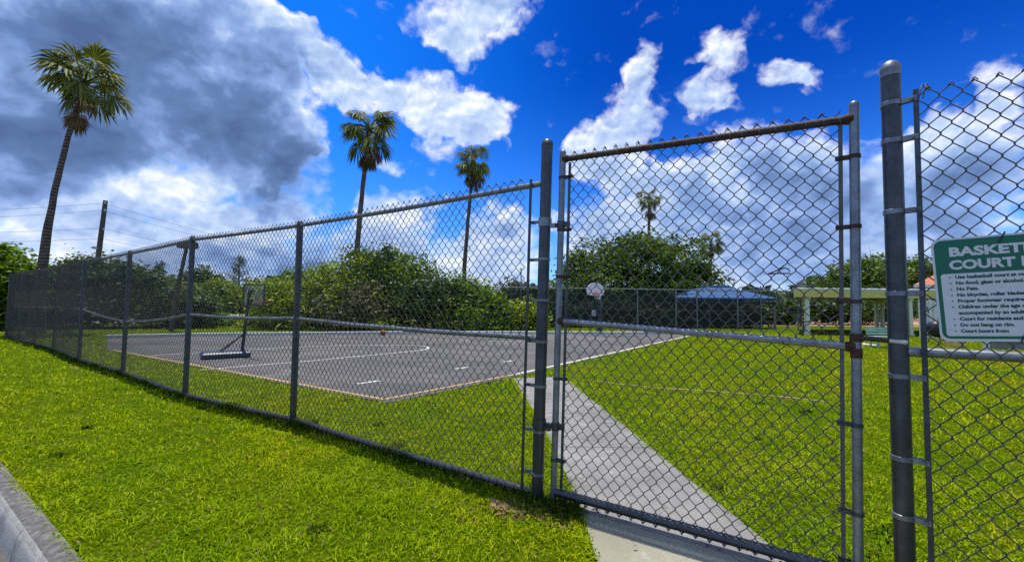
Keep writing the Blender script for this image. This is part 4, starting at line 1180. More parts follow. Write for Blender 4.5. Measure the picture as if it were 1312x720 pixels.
shrub('loose grey green sapling with thin open crown near the slim mast', 33, 650, [(648, 378, 12, 16, 0), (657, 366, 8, 9, 0), (640, 392, 12, 14, 0)], 'pine', 60, 16, .18, 19, spread=.25, hollow=.2)
shrub('yellowish weedy bush at the foot of the clear backboard', 26.5, 338, [(333, 408, 12, 14, 0), (348, 412, 14, 12, 0), (322, 414, 9, 8, 0)], 'bush_yellow', 110, 22, .13, 20)

# big ficus and the smaller trees round it
fl = lobes_px(36, [(770, 345, 44, 38, 0), (815, 334, 48, 36, -1), (860, 346, 46, 38, .5), (895, 372, 34, 36, 0), (735, 375, 26, 44, .5), (790, 375, 50, 40, -2), (850, 385, 52, 38, -2), (825, 318, 30, 18, 0), (745, 350, 22, 24, 1), (880, 350, 24, 18, 0), (720, 395, 16, 26, 0)], .95)
b_ = sited(815, 0, 36)
tree('ficus_tree', 'huge dark dome shaped tree standing behind the white fan backboard', 'tree', None, (b_.x, b_.y), fl, 1500, 34, .17, 'ficus', .5, 21, spread=.36, hollow=.55, trunk_h=2.2, zmin=.5)
def small_tree(label, Y, px, items, mat, n, per, size, seed, group='trees beyond the fences', r0=.12, **kw):
    b_ = sited(px, 0, Y); return tree('leafy_tree', label, 'tree', group, (b_.x, b_.y), lobes_px(Y, items, .95), n, per, size, mat, r0, seed, **kw)
small_tree('small airy tree at the edge of the huge dome shaped tree', 44, 915, [(902, 368, 14, 16, 0), (918, 376, 14, 12, 0), (928, 384, 10, 10, 0), (898, 382, 16, 14, 0)], 'bush_dark', 130, 24, .2, 22, spread=.45)
small_tree('dark round topped tree rising behind the pavilion roof and the gate latch side', 56, 1105, [(1100, 352, 34, 22, 0), (1075, 368, 24, 18, 0), (1125, 348, 30, 20, .5), (1060, 382, 22, 20, 0), (1105, 380, 44, 24, 0)], 'ficus', 520, 28, .26, 23, spread=.55, r0=.3)
small_tree('leafy green tree behind the orange roofed house', 62, 1165, [(1150, 352, 20, 18, 0), (1172, 347, 18, 14, 0), (1165, 372, 24, 20, 0), (1188, 345, 14, 14, 0)], 'ficus', 260, 26, .28, 24, spread=.55, r0=.25)
small_tree('low dark bushy tree seen through the open pavilion', 40, 1075, [(1060, 395, 26, 16, 0), (1090, 398, 24, 15, 0), (1045, 400, 14, 12, 0)], 'bush_dark', 260, 24, .18, 25, spread=.4)
small_tree('dark bushy tree behind the cream twin columns', 41, 1140, [(1120, 395, 26, 18, 0), (1150, 397, 22, 16, 0)], 'bush_dark', 220, 24, .18, 26, spread=.4)
small_tree('low shrubby tree in the gap between blue canopy and pavilion', 58, 1008, [(1000, 398, 12, 10, 0), (1015, 396, 13, 12, 0), (985, 400, 12, 8, 0)], 'bush_dark', 130, 22, .22, 27, spread=.45)
# trees at the left
small_tree('leafy tree with an open feathery top at the far end of the long fence', 21.5, 10, [(-10, 345, 30, 34, 0), (14, 352, 24, 26, 0), (-30, 380, 36, 44, 0), (8, 390, 26, 40, 0), (28, 335, 11, 12, 0), (5, 325, 12, 14, 0), (38, 350, 11, 13, 0), (-30, 335, 22, 24, 0), (40, 380, 18, 30, .5)], 'bush_green', 560, 18, .16, 31, spread=.22, hollow=.3)
small_tree('dark low tree with a flat top right behind the leaning palm trunk', 34, 105, [(85, 350, 26, 20, 0), (112, 345, 26, 18, 0), (60, 362, 26, 22, 0), (135, 352, 20, 16, 0), (95, 380, 50, 36, 0)], 'bush_dark', 520, 24, .18, 32, spread=.38)
small_tree('dark spreading tree behind the third inner fence post, right of the utility pole', 46, 170, [(150, 365, 24, 22, 0), (175, 358, 24, 16, 0), (195, 372, 22, 20, 0), (150, 395, 32, 26, 0)], 'bush_dark', 420, 24, .22, 33, spread=.45)
small_tree('dark round tree beside the leaning court light', 62, 262, [(255, 358, 18, 14, 0), (272, 364, 14, 14, 0), (245, 372, 16, 14, 0), (225, 366, 14, 12, 0)], 'bush_dark', 260, 22, .28, 34, spread=.55)
def casuarina(label, Y, px, py_top, hw, seed):
    rg = np.random.default_rng(seed); b_ = sited(px, 0, Y); top = sited(px, py_top, Y)
    t = thing('casuarina_tree', (b_.x, b_.y, 0), label, 'tree', 'casuarina trees')
    mb = MB(); mb.tube([(b_.x, b_.y, 0), (b_.x + .1, b_.y, top.z * .5), (top.x, top.y, top.z - .2)], [.25, .16, .03], 8)
    C = []
    for k in range(44):
        z = top.z * (0.25 + .75 * (k / 44) ** .9); R_ = hw * Y / 560 * (1.05 - .85 * (z / top.z - .25) / .75) * rg.uniform(.5, 1.15); a = rg.uniform(0, 6.28)
        e = Vector((b_.x + R_ * math.cos(a), b_.y + R_ * math.sin(a), z + R_ * .45)); s = Vector((b_.x, b_.y, z))
        mb.tube([s, e], [.04, .012], 4)
        for q in np.linspace(.3, 1, 8): C.append(np.array(s.lerp(e, q)) + rg.normal(size=(4, 3)) * .2)
    mb.build('trunk', M['bark'], t, smooth=True)
    C = np.concatenate(C); v, f = leaf_quads(C, .26, rg, 1.0, 5.0); np_object('crown', v, f, M['pine'], t)
casuarina('wispy grey conifer tree rising over the bank, left of the clear backboard', 64, 305, 330, 24, 41)
casuarina('wispy grey conifer tree between the second and third inner posts', 70, 203, 337, 17, 42)

def hedge_along(name, label, cat, pts, height, depth, mat, n, per, size, seed, spread=.35):
    """A continuous hedge or bank of growth along a plan line."""
    rg = np.random.default_rng(seed); P = [np.array(p, float) for p in pts]
    seg = [np.linalg.norm(P[i + 1] - P[i]) for i in range(len(P) - 1)]; tot = sum(seg)
    s = rg.uniform(0, tot, n); out = []
    for q in s:
        i = 0
        while q > seg[i] and i < len(seg) - 1: q -= seg[i]; i += 1
        c = P[i] + (P[i + 1] - P[i]) * (q / seg[i]); hh = height[i] + (height[i + 1] - height[i]) * q / seg[i]
        out.append((*c, hh))
    C = np.array(out); hh = C[:, 2] * (0.88 + .14 * np.sin(C[:, 0] * 1.1) + .08 * np.sin(C[:, 0] * 3.7 + 1))
    z = hh * rg.uniform(.03, 1, n) ** .75
    wid = depth * np.sqrt(np.clip(1 - (z / hh) ** 2 * .8, 0.05, 1))
    C = np.stack([C[:, 0] + rg.normal(0, .15, n), C[:, 1] + rg.uniform(-1, 1, n) * wid, z], 1)
    Pn = (C[:, None, :] + rg.normal(size=(n, per, 3)) * spread * np.array([1, 1, .6])).reshape(-1, 3)
    Pn = Pn[Pn[:, 2] > .02]
    v, f = leaf_quads(Pn, size, rg); o = np_object(name, v, f, M[mat]); tag(o, label, cat); return o
hedge_along('hedge', 'dark tall hedge behind the hazy end of the long fence', 'hedge', [(-27.5, 23), (-21, 24.5), (-17.2, 24.8)], [3.6, 3.3, 2.2], 1.2, 'bush_dark', 900, 26, .15, 51)
hedge_along('hedge', 'sunny green vine covered bank beyond the pale far road', 'hedge', [(-56, 55), (-38, 57.5), (-18, 60)], [3.8, 4.0, 3.7], 3.0, 'hedge_bank', 1500, 30, .30, 52, .6)
hedge_along('hedge', 'low tangled green verge in front of the pale road by the court light', 'hedge', [(-22, 27), (-19.6, 27.6), (-18.9, 27.8), (-13.5, 28.5)], [2.4, 2.0, .3, .3], 1.0, 'bush_green', 500, 24, .14, 53, .3)
hedge_along('hedge', 'dark hedge added behind the blue canopy shelter to deepen the shade under it', 'hedge', [(13, 38.2), (19, 38.6), (25, 39)], [2.3, 2.1, 1.8], .9, 'bush_dark', 900, 22, .22, 54, .4)  # dark backing put in for the shade beneath the canopy
hedge_along('hedge', 'shaded undergrowth between the dark windscreen fence and the dome shaped tree', 'hedge', [(2.5, 30), (8, 30.6), (13, 31.2)], [1.9, 1.7, 1.2], .7, 'bush_dark', 500, 22, .14, 55, .28)
# distant woodland closing the horizon
rg = np.random.default_rng(61); n = 5200
az = np.radians(rg.uniform(-66, 66, n)); R_ = rg.uniform(150, 185, n)
hgt = 6.5 + 2.2 * np.sin(az * 23) + 1.6 * np.sin(az * 51 + 1)
z = hgt * rg.uniform(0, 1, n) ** .7
C = np.stack([np.sin(az) * R_, np.cos(az) * R_, z], 1); P = (C[:, None, :] + rg.normal(size=(n, 7, 3)) * np.array([1.6, 1.6, .9])).reshape(-1, 3); P[:, 2] = np.abs(P[:, 2])
v, f = leaf_quads(P, 1.9, rg); tag(np_object('woodland', v, f, M['farwood']), 'distant belt of woodland closing the horizon', 'woodland', None, 'stuff')

# ---------------------------------------------------------------- palms
def fan_palm(label, base, top, R, n_leaf, seed, r_base, r_top, bend=0.0, skirt=6, low=-55, wind=0.0, drop=.28, pw=1.6, fan=.52):
    rg = np.random.default_rng(seed)
    base, top = Vector(base), Vector(top)
    t = thing('fan_palm', tuple(base), label, 'palm tree', 'tall fan palms')
    mb = MB(); K = 26; pts = []; rad = []
    for i in range(K + 1):
        s = i / K; p = base.lerp(top, s); p.x += bend * math.sin(s * math.pi) ; p.x += rg.normal() * .012
        pts.append(p); rad.append((r_top + (r_base - r_top) * (1 - s) ** pw) * (1 + rg.normal() * .035))
    pts[0].z -= .1; mb.tube(pts, rad, 12); mb.build('trunk', M['trunk'], t, smooth=True)
    def leaves(n, el_lo, el_hi, Lp, Lb, droop, hub):
        V, F = [], []; k = 0
        pt = MB()
        for i in range(n):
            el = math.radians(el_lo + (el_hi - el_lo) * ((i + rg.uniform(0, 1)) / n)); az_ = i * 2.399 + rg.normal() * .35
            d0 = Vector((math.cos(az_) * math.cos(el) + wind, math.sin(az_) * math.cos(el), math.sin(el))).normalized()
            lp = Lp * rg.uniform(.75, 1.15); c0 = hub + Vector((0, 0, rg.uniform(-.2, .1) * R))
            c1 = c0 + d0 * lp * .6; d1 = (d0 + Vector((0, 0, -.25 - droop * .3))).normalized(); c2 = c1 + d1 * lp * .4
            pt.tube([c0, c1, c2], [.028 * R, .02 * R, .012 * R], 5)
            d = (d1 + Vector((wind * .8, 0, -.25 - droop * .6))).normalized(); s_ = d.cross(Vector((0, 0, 1)))
            if s_.length < .1: s_ = Vector((math.sin(az_), -math.cos(az_), 0))
            s_.normalize(); nn_ = s_.cross(d); roll = rg.normal() * .5; s_ = (s_ * math.cos(roll) + nn_ * math.sin(roll)); nn_ = s_.cross(d)
            lb = Lb * rg.uniform(.8, 1.2); nseg = 32
            for q in range(nseg):
                th = math.radians(-118 + 236 * q / (nseg - 1)) ; dr = d * math.cos(th) + s_ * math.sin(th) + nn_ * (.12 * (1 if q % 2 else -1) - .25 * abs(math.sin(th)))
                dr.normalize(); ll = lb * (.72 + .28 * math.cos(th)) * rg.uniform(.85, 1.1); w = ll * .048
                side = (dr.cross(nn_)).normalized() * w
                m1 = c2 + dr * ll * .55; dd = (dr + Vector((0, 0, -.35 - droop * .6 - rg.uniform(0, .5)))).normalized(); tip = m1 + dd * ll * .45
                V += [c2, m1 - side, m1 + side, tip - side * .12]; F += [(k, k + 1, k + 2), (k + 2, k + 1, k + 3)]; k += 4
        V2 = [tuple(q) for q in V]
        off = len(V2); 
        pv_ = np.concatenate(pt.v)
        Vn = np.concatenate([np.array(V2), pv_]); Fp = F + [tuple(j + off for j in q) for q in pt.f]
        return Vn, Fp
    hub = top + Vector((0, 0, .02 * R))
    v, f = leaves(n_leaf, 80, low, .58 * R, fan * R, .25, hub)
    mesh_object('crown', v, f, M['palm'], t)
    v, f = leaves(skirt, -35, -82, .40 * R, .42 * R, .7, top - Vector((0, 0, drop * R)))
    mesh_object('dead_fronds', v, f, M['palm_dead'], t)
    return t
def palm_at(label, pxb, pyt, pxt, Y, crown_px, n_leaf, seed, rb, rt, bend, skirt=6, low=-50, **kw):
    b_ = sited(pxb, 0, Y); tp_ = sited(pxt, pyt, Y); return fan_palm(label, (b_.x, b_.y, 0), tuple(tp_), crown_px * Y / 560 / 2 * 1.06, n_leaf, seed, rb, rt, bend, skirt, low, **kw)
palm_at('big leaning fan palm with a windblown ragged crown above the end of the long fence', 50, 97, 91, 19.5, 98, 20, 71, .33, .10, -.38, 3, -36, wind=.07, drop=.42, pw=3.0, fan=.62)
palm_at('tall straight fan palm with a hanging skirt of fronds over the yellow green shrubs', 452, 162, 467, 27, 74, 25, 72, .22, .125, -.1, 12, -48, drop=.62, fan=.6)
palm_at('tall thin fan palm over the dark shrubs with its crown just above the top rail', 592, 207, 604, 38, 52, 23, 73, .22, .14, -.1, 8, -50, drop=.5, fan=.62)
palm_at('small fan palm rising from behind the dome shaped tree, framed by the gate', 830, 254, 833, 56, 38, 17, 74, .25, .17, 0, 7, -38, drop=.6, fan=.55)
palm_at('short distant fan palm peeking over the right edge of the dome shaped tree', 909, 312, 912, 41, 36, 20, 75, .16, .12, 0, 4, -40, fan=.6)

# ---------------------------------------------------------------- grass
def in_poly(P, poly):
    x, y = P[:, 0], P[:, 1]; ins = np.zeros(len(P), bool); n = len(poly)
    for i in range(n):
        x0, y0 = poly[i]; x1, y1 = poly[(i + 1) % n]
        c = ((y0 > y) != (y1 > y)) & (x < (x1 - x0) * (y - y0) / (y1 - y0 + 1e-12) + x0); ins ^= c
    return ins
PATHP = [tuple(q) for q in pl] + [tuple(q) for q in pr[::-1]]
def blades(P, hgt, wid, rg, lean=.55):
    n = len(P); az_ = rg.uniform(0, 2 * math.pi, n); L = hgt * rg.uniform(.55, 1.35, n); le = np.abs(rg.normal(lean, .35, n))
    d = np.stack([np.cos(az_), np.sin(az_), np.zeros(n)], 1); az2 = az_ + math.pi / 2 + rg.normal(0, .5, n); s = np.stack([np.cos(az2), np.sin(az2), np.zeros(n)], 1) * (wid * rg.uniform(.7, 1.3, n))[:, None] / 2
    B = np.concatenate([P, np.zeros((n, 1))], 1); m1 = B + d * (L * le * .35)[:, None]; m1[:, 2] = L * .6; tip = B + d * (L * le)[:, None]; tip[:, 2] = L * (1.0 - .28 * le)
    tip[:, 2] = np.maximum(tip[:, 2], .008)
    V = np.stack([B - s * .7, B + s * .7, m1 + s, m1 - s, tip], 1).reshape(-1, 3)
    base = np.arange(n)[:, None] * 5
    F = np.concatenate([base + np.array([0, 1, 2]), base + np.array([0, 2, 3]), base + np.array([3, 2, 4])], 1).reshape(-1, 3)
    return V, F
rg = np.random.default_rng(81)
PV = []
soil_xy = np.stack([xs, yy], 1)
for r0_, r1_, dens, h_, w_ in ((1.2, 3.6, 6400, .031, .0066), (3.6, 5.5, 3900, .032, .0074), (5.5, 8.0, 1700, .037, .0100), (8.0, 12.0, 520, .05, .014), (12.0, 19.0, 190, .055, .022), (19., 30., 55, .06, .036)):
    area = math.radians(156) * (r1_ ** 2 - r0_ ** 2) / 2; n = int(area * dens)
    th = rg.uniform(math.radians(12), math.radians(168), n); rr = np.sqrt(rg.uniform(r0_ ** 2, r1_ ** 2, n)); P = np.stack([np.cos(th) * rr, np.sin(th) * rr], 1)
    # keep the lawn uneven: thin out by a soft pattern of worn spots
    g_ = np.sin(P[:, 0] * 5.1 + np.sin(P[:, 1] * 3.3)) * np.sin(P[:, 1] * 6.3 + 1.3 * np.sin(P[:, 0] * 2.7)) + .6 * np.sin(P[:, 0] * 17 + P[:, 1] * 9) * np.sin(P[:, 1] * 15 - P[:, 0] * 6)
    g_ = g_ + .7 * np.sin(P[:, 0] * 41 + 3 * np.sin(P[:, 1] * 13)) * np.sin(P[:, 1] * 37 + 2 * np.sin(P[:, 0] * 17))
    keep = rg.random(n) < np.clip(.74 + .34 * g_, .10, 1)
    kd = (P - K0) @ KN; keep &= kd < .02
    keep &= ~in_poly(P, COURT); keep &= ~in_poly(P, PATHP)
    ds = np.min(np.linalg.norm(P[:, None, :] - soil_xy[None, ::4, :], axis=2), axis=1) if r1_ <= 12 else np.full(n, 9.)
    keep &= (ds > .135) | (rg.random(n) < .25)
    P = P[keep]; hv = h_ * (1 + .3 * np.clip(g_[keep], -1.6, 1.6))
    PV.append(blades(P, hv, w_ * np.ones(len(P)), rg, .85))
for a_, sg in ((pl, 1), (pr, -1)):       # turf creeping over the path edges
    yq = rg.uniform(1.2, 8.9, 2800); P = np.array([along(a_, y) for y in yq]); P[:, 0] += -sg * (rg.uniform(-.03, .06, len(P)) - .02 * np.sin(yq * 9) * np.sin(yq * 3.7))
    PV.append(blades(P, .036 * np.ones(len(P)), .005 + .0006 * yq, rg, .95))
v, f = join_arrays(PV)
tag(np_object('grass', v, f, M['blade']), 'short bright green lawn grass on both sides of the fence', 'grass', None, 'stuff')
# rank weeds where the mower cannot reach: along the fence foot, post bases, path edge
PV = []
for i in range(6):
    p0, p1 = np.array(POSTS[i]), np.array(POSTS[i + 1]); L = np.linalg.norm(p1 - p0); n = int(L * (900 if i < 2 else 420))
    s = rg.random(n); P = p0 + (p1 - p0) * s[:, None] + np.stack([FN] * n) * rg.normal(.02, .045, n)[:, None]
    g_ = np.sin(P[:, 0] * 7) * np.sin(P[:, 0] * 2.3 + 1); keep = rg.random(n) < np.clip(.6 + .5 * g_, .1, 1); P = P[keep]
    PV.append(blades(P, .075 * (1 + .4 * g_[keep]), (.007 + .0016 * i) * np.ones(len(P)), rg, .8))
for c_, rr, n in (((.27, 3.30), .10, 500), ((.42, 3.20), .09, 420), ((1.95, 2.33), .1, 350), ((2.02, 2.24), .12, 450)):
    P = np.array(c_) + rg.normal(size=(n, 2)) * rr; P = P[~in_poly(P, PATHP)]; PV.append(blades(P, .075 * np.ones(len(P)), .008 * np.ones(len(P)), rg, .8))
n = 45; th = rg.uniform(math.radians(20), math.radians(160), n); rr = np.sqrt(rg.uniform(2.2 ** 2, 8.5 ** 2, n)); Cc = np.stack([np.cos(th) * rr, np.sin(th) * rr], 1)
Cc = Cc[(((Cc - K0) @ KN) < -.1) & ~in_poly(Cc, PATHP) & ~in_poly(Cc, COURT)]
for c_ in Cc:
    k_ = int(rg.integers(14, 46)); P = c_ + rg.normal(size=(k_, 2)) * rg.uniform(.02, .055); PV.append(blades(P, .05 * np.ones(k_), .013 * np.ones(k_), rg, 1.0))
v, f = join_arrays(PV)
tag(np_object('weeds', v, f, M['weed']), 'darker weeds growing along the foot of the fence', 'weeds', None, 'stuff')
# dry leaves and clippings
PV = []
n = 170; th = rg.uniform(math.radians(15), math.radians(165), n); rr = np.sqrt(rg.uniform(2 ** 2, 9 ** 2, n)); P = np.stack([np.cos(th) * rr, np.sin(th) * rr, np.full(n, .05)], 1)
q = np.array([.2, 3.22]) + rg.normal(size=(260, 2)) * np.array([.3, .07]); q = np.concatenate([q, np.full((260, 1), .035)], 1); P = np.concatenate([P, q]); P = P[((P[:, :2] - K0) @ KN) < 0]
v, f = leaf_quads(P, .021, rg, .2, 2.2)
tag(np_object('fallen_leaves', v, f, M['palm_dead']), 'scattered dry brown leaves lying in the grass', 'dry leaves', None, 'stuff')
# ---------------------------------------------------------------- sky, sun, camera
# cloud masses: azimuth, elevation, half widths (degrees), turn, weight
COVER = [ (-47.58, 17.39, 11.74, 8.67, 69.41, 1.5), (-38.15, 21.67, 13.64, 10.61, -138.23, 1.5), (-45.01, 26.73, 16.24, 5.13, -155.3, 1.5), (-30.96, 21.15, 9.92, 8.2, 66.25, 1.2), (-27.13, 15.56, 7.87, 6.16, 82.21, 0.85), (-47.07, 7.29, 8.31, 6.17, -164.08, 1.0), (-37.22, 8.25, 9.93, 5.63, -170.98, 1.1), (-29.59, 6.0, 8.6, 6.2, -173.81, 1.0), (-43.8, 2.59, 13.41, 3.69, -176.62, 0.9), (-33.63, 29.43, 5.44, 2.95, -157.76, 1.0), (-25.96, 28.48, 5.21, 2.74, 171.13, 1.2), (-21.43, 26.6, 4.77, 3.38, 173.62, 0.95), (-19.07, 25.33, 5.48, 3.24, 175.44, 0.95), (-10.22, 25.21, 8.6, 3.99, 179.14, 1.15), (-3.99, 23.17, 4.99, 4.75, 124.38, 0.95), (-7.07, 21.67, 7.21, 3.64, -176.48, 0.6), (-5.04, 34.42, 9.24, 4.09, -171.64, 1.2), (-8.32, 31.39, 4.03, 2.01, 172.84, 0.6), (-15.95, 16.78, 2.49, 1.31, 176.94, 0.75), (-23.82, 18.22, 1.77, 0.78, -170.51, 0.6), (-16.21, 8.73, 7.28, 5.25, -144.88, 1.05), (-8.77, 4.54, 11.04, 5.05, -178.64, 1.0), (-1.18, 7.22, 8.14, 6.17, 90.64, 1.1), (-21.16, 4.15, 7.16, 3.82, -177.54, 0.8), (9.72, 20.79, 4.17, 2.8, -169.31, 1.0), (15.1, 22.68, 4.49, 3.95, 76.18, 1.15), (17.06, 27.8, 3.58, 1.75, 80.94, 0.95), (13.02, 18.3, 8.9, 3.15, 176.1, 1.0), (13.54, 27.09, 2.12, 1.2, -173.02, 0.45), (25.5, 29.0, 3.79, 3.0, 149.63, 0.95), (24.29, 24.11, 3.81, 2.95, 169.82, 0.95), (22.12, 28.45, 1.84, 1.07, 166.4, 0.5), (27.24, 22.4, 2.1, 1.76, 113.73, 0.4), (32.3, 24.91, 3.72, 1.81, 150.4, 1.0), (33.52, 23.12, 1.75, 1.39, 114.11, 0.6), (13.5, 12.09, 11.73, 7.27, 176.45, 1.05), (27.1, 13.91, 12.2, 6.66, -176.98, 1.25), (36.75, 11.87, 8.58, 7.28, 177.9, 1.25), (46.6, 12.78, 7.69, 6.29, 93.53, 1.2), (49.2, 19.31, 3.26, 2.59, 98.86, 1.0), (38.5, 4.46, 16.32, 6.41, 177.02, 1.1), (19.16, 6.08, 15.57, 5.78, 178.38, 1.0), (44.66, 16.36, 3.09, 2.85, -169.81, 0.7), (8.01, 14.21, 4.59, 2.72, 159.7, -0.75), (4.41, 16.22, 5.8, 3.09, 90.82, -0.4), (21.11, 19.44, 4.63, 1.89, 163.23, -0.7), (-40.37, 8.4, 1.71, 1.2, 87.32, -0.7), (-45.47, 4.79, 3.57, 1.0, -174.04, -0.5), (-1.83, 17.64, 6.23, 2.87, -178.89, -0.5) ]
DARK = [ (36.04, 10.34, 16.32, 8.91, 171.16, 0.3), (16.38, 9.07, 11.38, 5.82, 177.38, 0.25), (-42.95, 19.54, 13.99, 8.1, -162.2, 0.82), (-30.83, 17.92, 9.04, 6.76, 174.78, 0.78), (-47.34, 12.76, 7.5, 4.58, -159.11, 0.8), (-40.33, 26.58, 10.53, 3.75, -158.23, 0.55), (-47.95, 24.25, 6.38, 3.28, -148.89, 0.4), (-26.23, 13.48, 6.25, 5.0, 82.96, 0.8), (-29.57, 25.38, 5.64, 4.56, -160.34, 0.55), (34.72, 12.97, 8.66, 2.54, 162.22, 0.5), (26.25, 12.21, 10.26, 2.18, 158.86, 0.35), (46.51, 10.36, 5.48, 4.11, -152.35, 0.55), (-1.73, 10.25, 5.16, 1.81, -179.11, 0.45), (-9.82, 7.03, 6.0, 2.01, -178.12, 0.3), (31.66, 5.62, 11.15, 3.48, 177.1, 0.35), (41.98, 19.88, 2.43, 1.34, 158.32, 0.1), (-32.57, 4.91, 10.27, 2.58, -176.05, 0.45), (-47.17, 9.36, 5.86, 1.36, -168.87, 0.2), (-17.75, 12.96, 2.79, 1.53, 165.21, 0.5), (-25.53, 5.35, 5.04, 3.68, -175.33, 0.5) ]
SUN_EL, SUN_AZ = 82.5, -17.0          # degrees; azimuth from straight ahead, negative = to the left
w = bpy.data.worlds.new('World'); scene.world = w; w.use_nodes = True
nt = w.node_tree; nt.nodes.clear()
out = N(nt, 'ShaderNodeOutputWorld'); bg = N(nt, 'ShaderNodeBackground'); nt.links.new(bg.outputs[0], out.inputs[0])
sky = N(nt, 'ShaderNodeTexSky', sky_type='NISHITA'); sky.sun_disc = False
sky.sun_elevation = math.radians(SUN_EL); sky.sun_rotation = math.radians(SUN_AZ)
sky.altitude = 0; sky.air_density = 1.0; sky.dust_density = 0.3; sky.ozone_density = 3.0
tc = N(nt, 'ShaderNodeTexCoord'); sx = N(nt, 'ShaderNodeSeparateXYZ'); nt.links.new(tc.outputs['Generated'], sx.inputs[0])
az = math_(nt, 'MULTIPLY', math_(nt, 'ARCTAN2', sx.outputs[0], sx.outputs[1]), 57.29578)
el = math_(nt, 'MULTIPLY', math_(nt, 'ARCSINE', sx.outputs[2]), 57.29578)
cb = N(nt, 'ShaderNodeCombineXYZ'); nt.links.new(az, cb.inputs[0]); nt.links.new(el, cb.inputs[1]); P = cb.outputs[0]
def vadd(a, b, op='ADD'):
    v = N(nt, 'ShaderNodeVectorMath', operation=op); nt.links.new(a, v.inputs[0])
    if isinstance(b, tuple): v.inputs[1].default_value = b
    else: nt.links.new(b, v.inputs[1])
    return v.outputs[0]
def warp(vec, sc, amp, det=3):
    n = noise(nt, sc, det, .55, vec); c = vadd(n.outputs['Color'], (.5, .5, .5), 'SUBTRACT'); return vadd(vec, vadd(c, (amp, amp, 0), 'MULTIPLY'))
Pw = warp(P, .11, 8.0, 4)
Pw = warp(Pw, .45, 2.4, 4)
def field(vec, blobs):
    acc = None
    for a_, e_, ra, rb, ro, k in blobs:
        m = N(nt, 'ShaderNodeMapping', vector_type='TEXTURE'); m.inputs['Location'].default_value = (a_, e_, 0); m.inputs['Rotation'].default_value = (0, 0, math.radians(ro)); m.inputs['Scale'].default_value = (ra, rb, 1)
        nt.links.new(vec, m.inputs['Vector']); d = N(nt, 'ShaderNodeVectorMath', operation='DOT_PRODUCT'); nt.links.new(m.outputs[0], d.inputs[0]); nt.links.new(m.outputs[0], d.inputs[1])
        q = math_(nt, 'SUBTRACT', 1.0, d.outputs['Value'], True)
        q = math_(nt, 'MULTIPLY', math_(nt, 'POWER', q, .8), k)
        acc = q if acc is None else math_(nt, 'ADD', acc, q)
    return acc
B = math_(nt, 'MINIMUM', field(Pw, COVER), 1.35)
Pn = vadd(P, (1.0, 1.25, 1.0), 'MULTIPLY')
def fb(vec): 
    a_ = noise(nt, .15, 8, .50, vec); return a_.outputs[0]
Pq = warp(Pn, .3, 2.0, 2)
f1 = fb(Pq)
pf = noise(nt, .5, 7, .52, Pq).outputs[0]
s1 = noise(nt, .13, 3.2, .45, Pq).outputs[0]; s2 = noise(nt, .13, 3.2, .45, vadd(Pq, (-.6, 2.0, 0))).outputs[0]
t1 = noise(nt, .5, 5, .55, Pq).outputs[0]; t2 = noise(nt, .5, 5, .55, vadd(Pq, (-.2, .8, 0))).outputs[0]
d = math_(nt, 'ADD', B, math_(nt, 'MULTIPLY', math_(nt, 'SUBTRACT', f1, .5), 1.5))
d = math_(nt, 'ADD', d, math_(nt, 'MULTIPLY', math_(nt, 'SUBTRACT', pf, .5), 1.25))
outside = math_(nt, 'MAXIMUM', smooth(nt, el, 37, 47), smooth(nt, math_(nt, 'ABSOLUTE', az), 57, 68))
gen = noise(nt, 2.3, 6, .55, tc.outputs['Generated']).outputs[0]
d = math_(nt, 'ADD', d, math_(nt, 'MULTIPLY', outside, math_(nt, 'SUBTRACT', math_(nt, 'MULTIPLY', gen, 6.0), 2.2)))  # cloud cover added beyond the view to whiten the ambient light
cover = smooth(nt, d, .16, 1.12)
thick = smooth(nt, d, .5, 1.5)
D = math_(nt, 'MINIMUM', field(warp(P, .16, 7.0, 4), DARK), 1.3)
lit = math_(nt, 'ADD', math_(nt, 'MULTIPLY', math_(nt, 'SUBTRACT', s1, s2), .9), math_(nt, 'MULTIPLY', math_(nt, 'SUBTRACT', t1, t2), .5))
shade = math_(nt, 'ADD', .84, lit)
shade = math_(nt, 'SUBTRACT', shade, math_(nt, 'MULTIPLY', D, math_(nt, 'ADD', .24, math_(nt, 'MULTIPLY', thick, .32))))
shade = math_(nt, 'SUBTRACT', shade, math_(nt, 'MULTIPLY', math_(nt, 'SUBTRACT', thick, .35), .16))
shade = math_(nt, 'SUBTRACT', shade, math_(nt, 'MULTIPLY', outside, .12))  # the added unseen clouds are greyed to lower the fill light
CL = 8.0
ccol = ramp(nt, shade, [(0.0, (.085 * CL, .15 * CL, .33 * CL)), (0.3, (.135 * CL, .23 * CL, .47 * CL)), (0.55, (.26 * CL, .41 * CL, .76 * CL)), (0.8, (.58 * CL, .72 * CL, .98 * CL)), (1.0, (1.08 * CL, 1.10 * CL, 1.12 * CL))])
hsv = N(nt, 'ShaderNodeHueSaturation'); hsv.inputs['Saturation'].default_value = 1.35; hsv.inputs['Value'].default_value = 1.0
nt.links.new(sky.outputs[0], hsv.inputs['Color'])
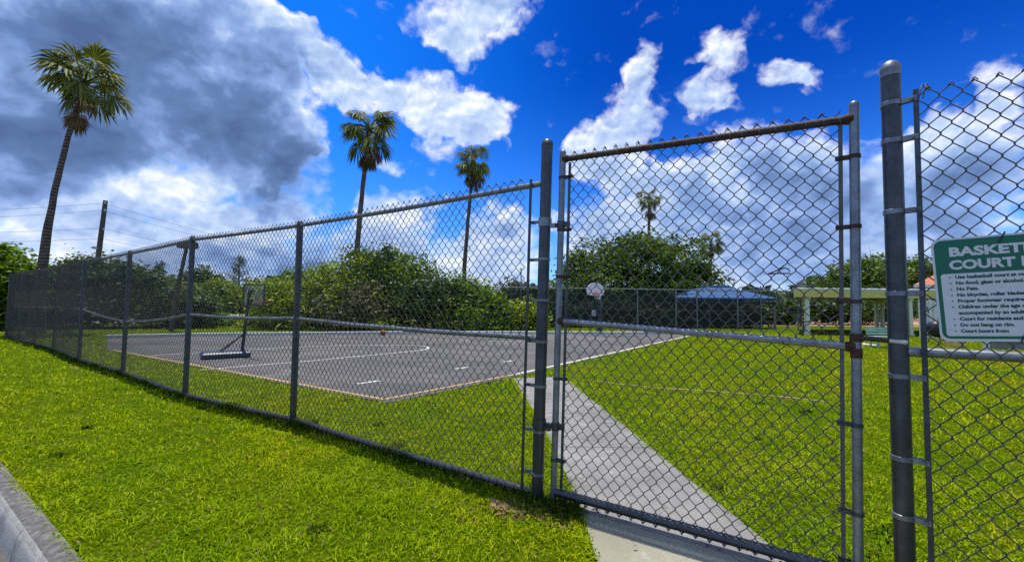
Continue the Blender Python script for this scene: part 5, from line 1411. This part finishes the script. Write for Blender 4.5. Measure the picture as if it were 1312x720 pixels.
blue = mixc(nt, 1.0, hsv.outputs[0], mixc(nt, smooth(nt, el, 4, 30), (.55, .94, 1.60), mixc(nt, smooth(nt, az, -26, 16), (.16, .95, 1.75), (.012, .33, .92))), 'MULTIPLY')
col = mixc(nt, cover, blue, ccol.outputs[0])
nt.links.new(col, bg.inputs[0]); bg.inputs[1].default_value = 0.12

sd = bpy.data.lights.new('sun', 'SUN'); sd.energy = 4.6; sd.angle = math.radians(.5); sd.color = (1.0, .95, .87)
so = bpy.data.objects.new('sun', sd); COL.objects.link(so)
e_, a_ = math.radians(SUN_EL), math.radians(SUN_AZ)
sdir = Vector((math.sin(a_) * math.cos(e_), math.cos(a_) * math.cos(e_), math.sin(e_)))
so.rotation_euler = sdir.to_track_quat('Z', 'Y').to_euler(); so.location = (0, 0, 50)

cd = bpy.data.cameras.new('camera'); cam = bpy.data.objects.new('camera', cd); COL.objects.link(cam); scene.camera = cam
cd.sensor_fit = 'HORIZONTAL'; cd.sensor_width = 36.0; cd.lens = 36.0 * FOC; cd.clip_end = 5000; cd.clip_start = .05
pitch, roll = math.radians(3.15), math.radians(.62)
fwd = Vector((0, math.cos(pitch), math.sin(pitch))); u0 = Vector((0, -math.sin(pitch), math.cos(pitch))); r0 = Vector((1, 0, 0))
rv = r0 * math.cos(roll) + u0 * math.sin(roll); uv = u0 * math.cos(roll) - r0 * math.sin(roll)
cam.matrix_world = Matrix(((rv.x, uv.x, -fwd.x, 0), (rv.y, uv.y, -fwd.y, 0), (rv.z, uv.z, -fwd.z, EYE), (0, 0, 0, 1)))

scene.render.engine = 'CYCLES'
scene.view_settings.view_transform = 'Standard'; scene.view_settings.look = 'None'; scene.view_settings.gamma = 1; scene.view_settings.exposure = 0.12
scene.view_settings.use_curve_mapping = False
cy = scene.cycles
cy.use_adaptive_sampling = True; cy.adaptive_threshold = .02; cy.use_denoising = False
cy.max_bounces = 6; cy.diffuse_bounces = 3; cy.glossy_bounces = 2; cy.transmission_bounces = 4; cy.transparent_max_bounces = 8
cy.sample_clamp_indirect = 6
scene.render.use_persistent_data = False
scene.render.filter_size = 1.3
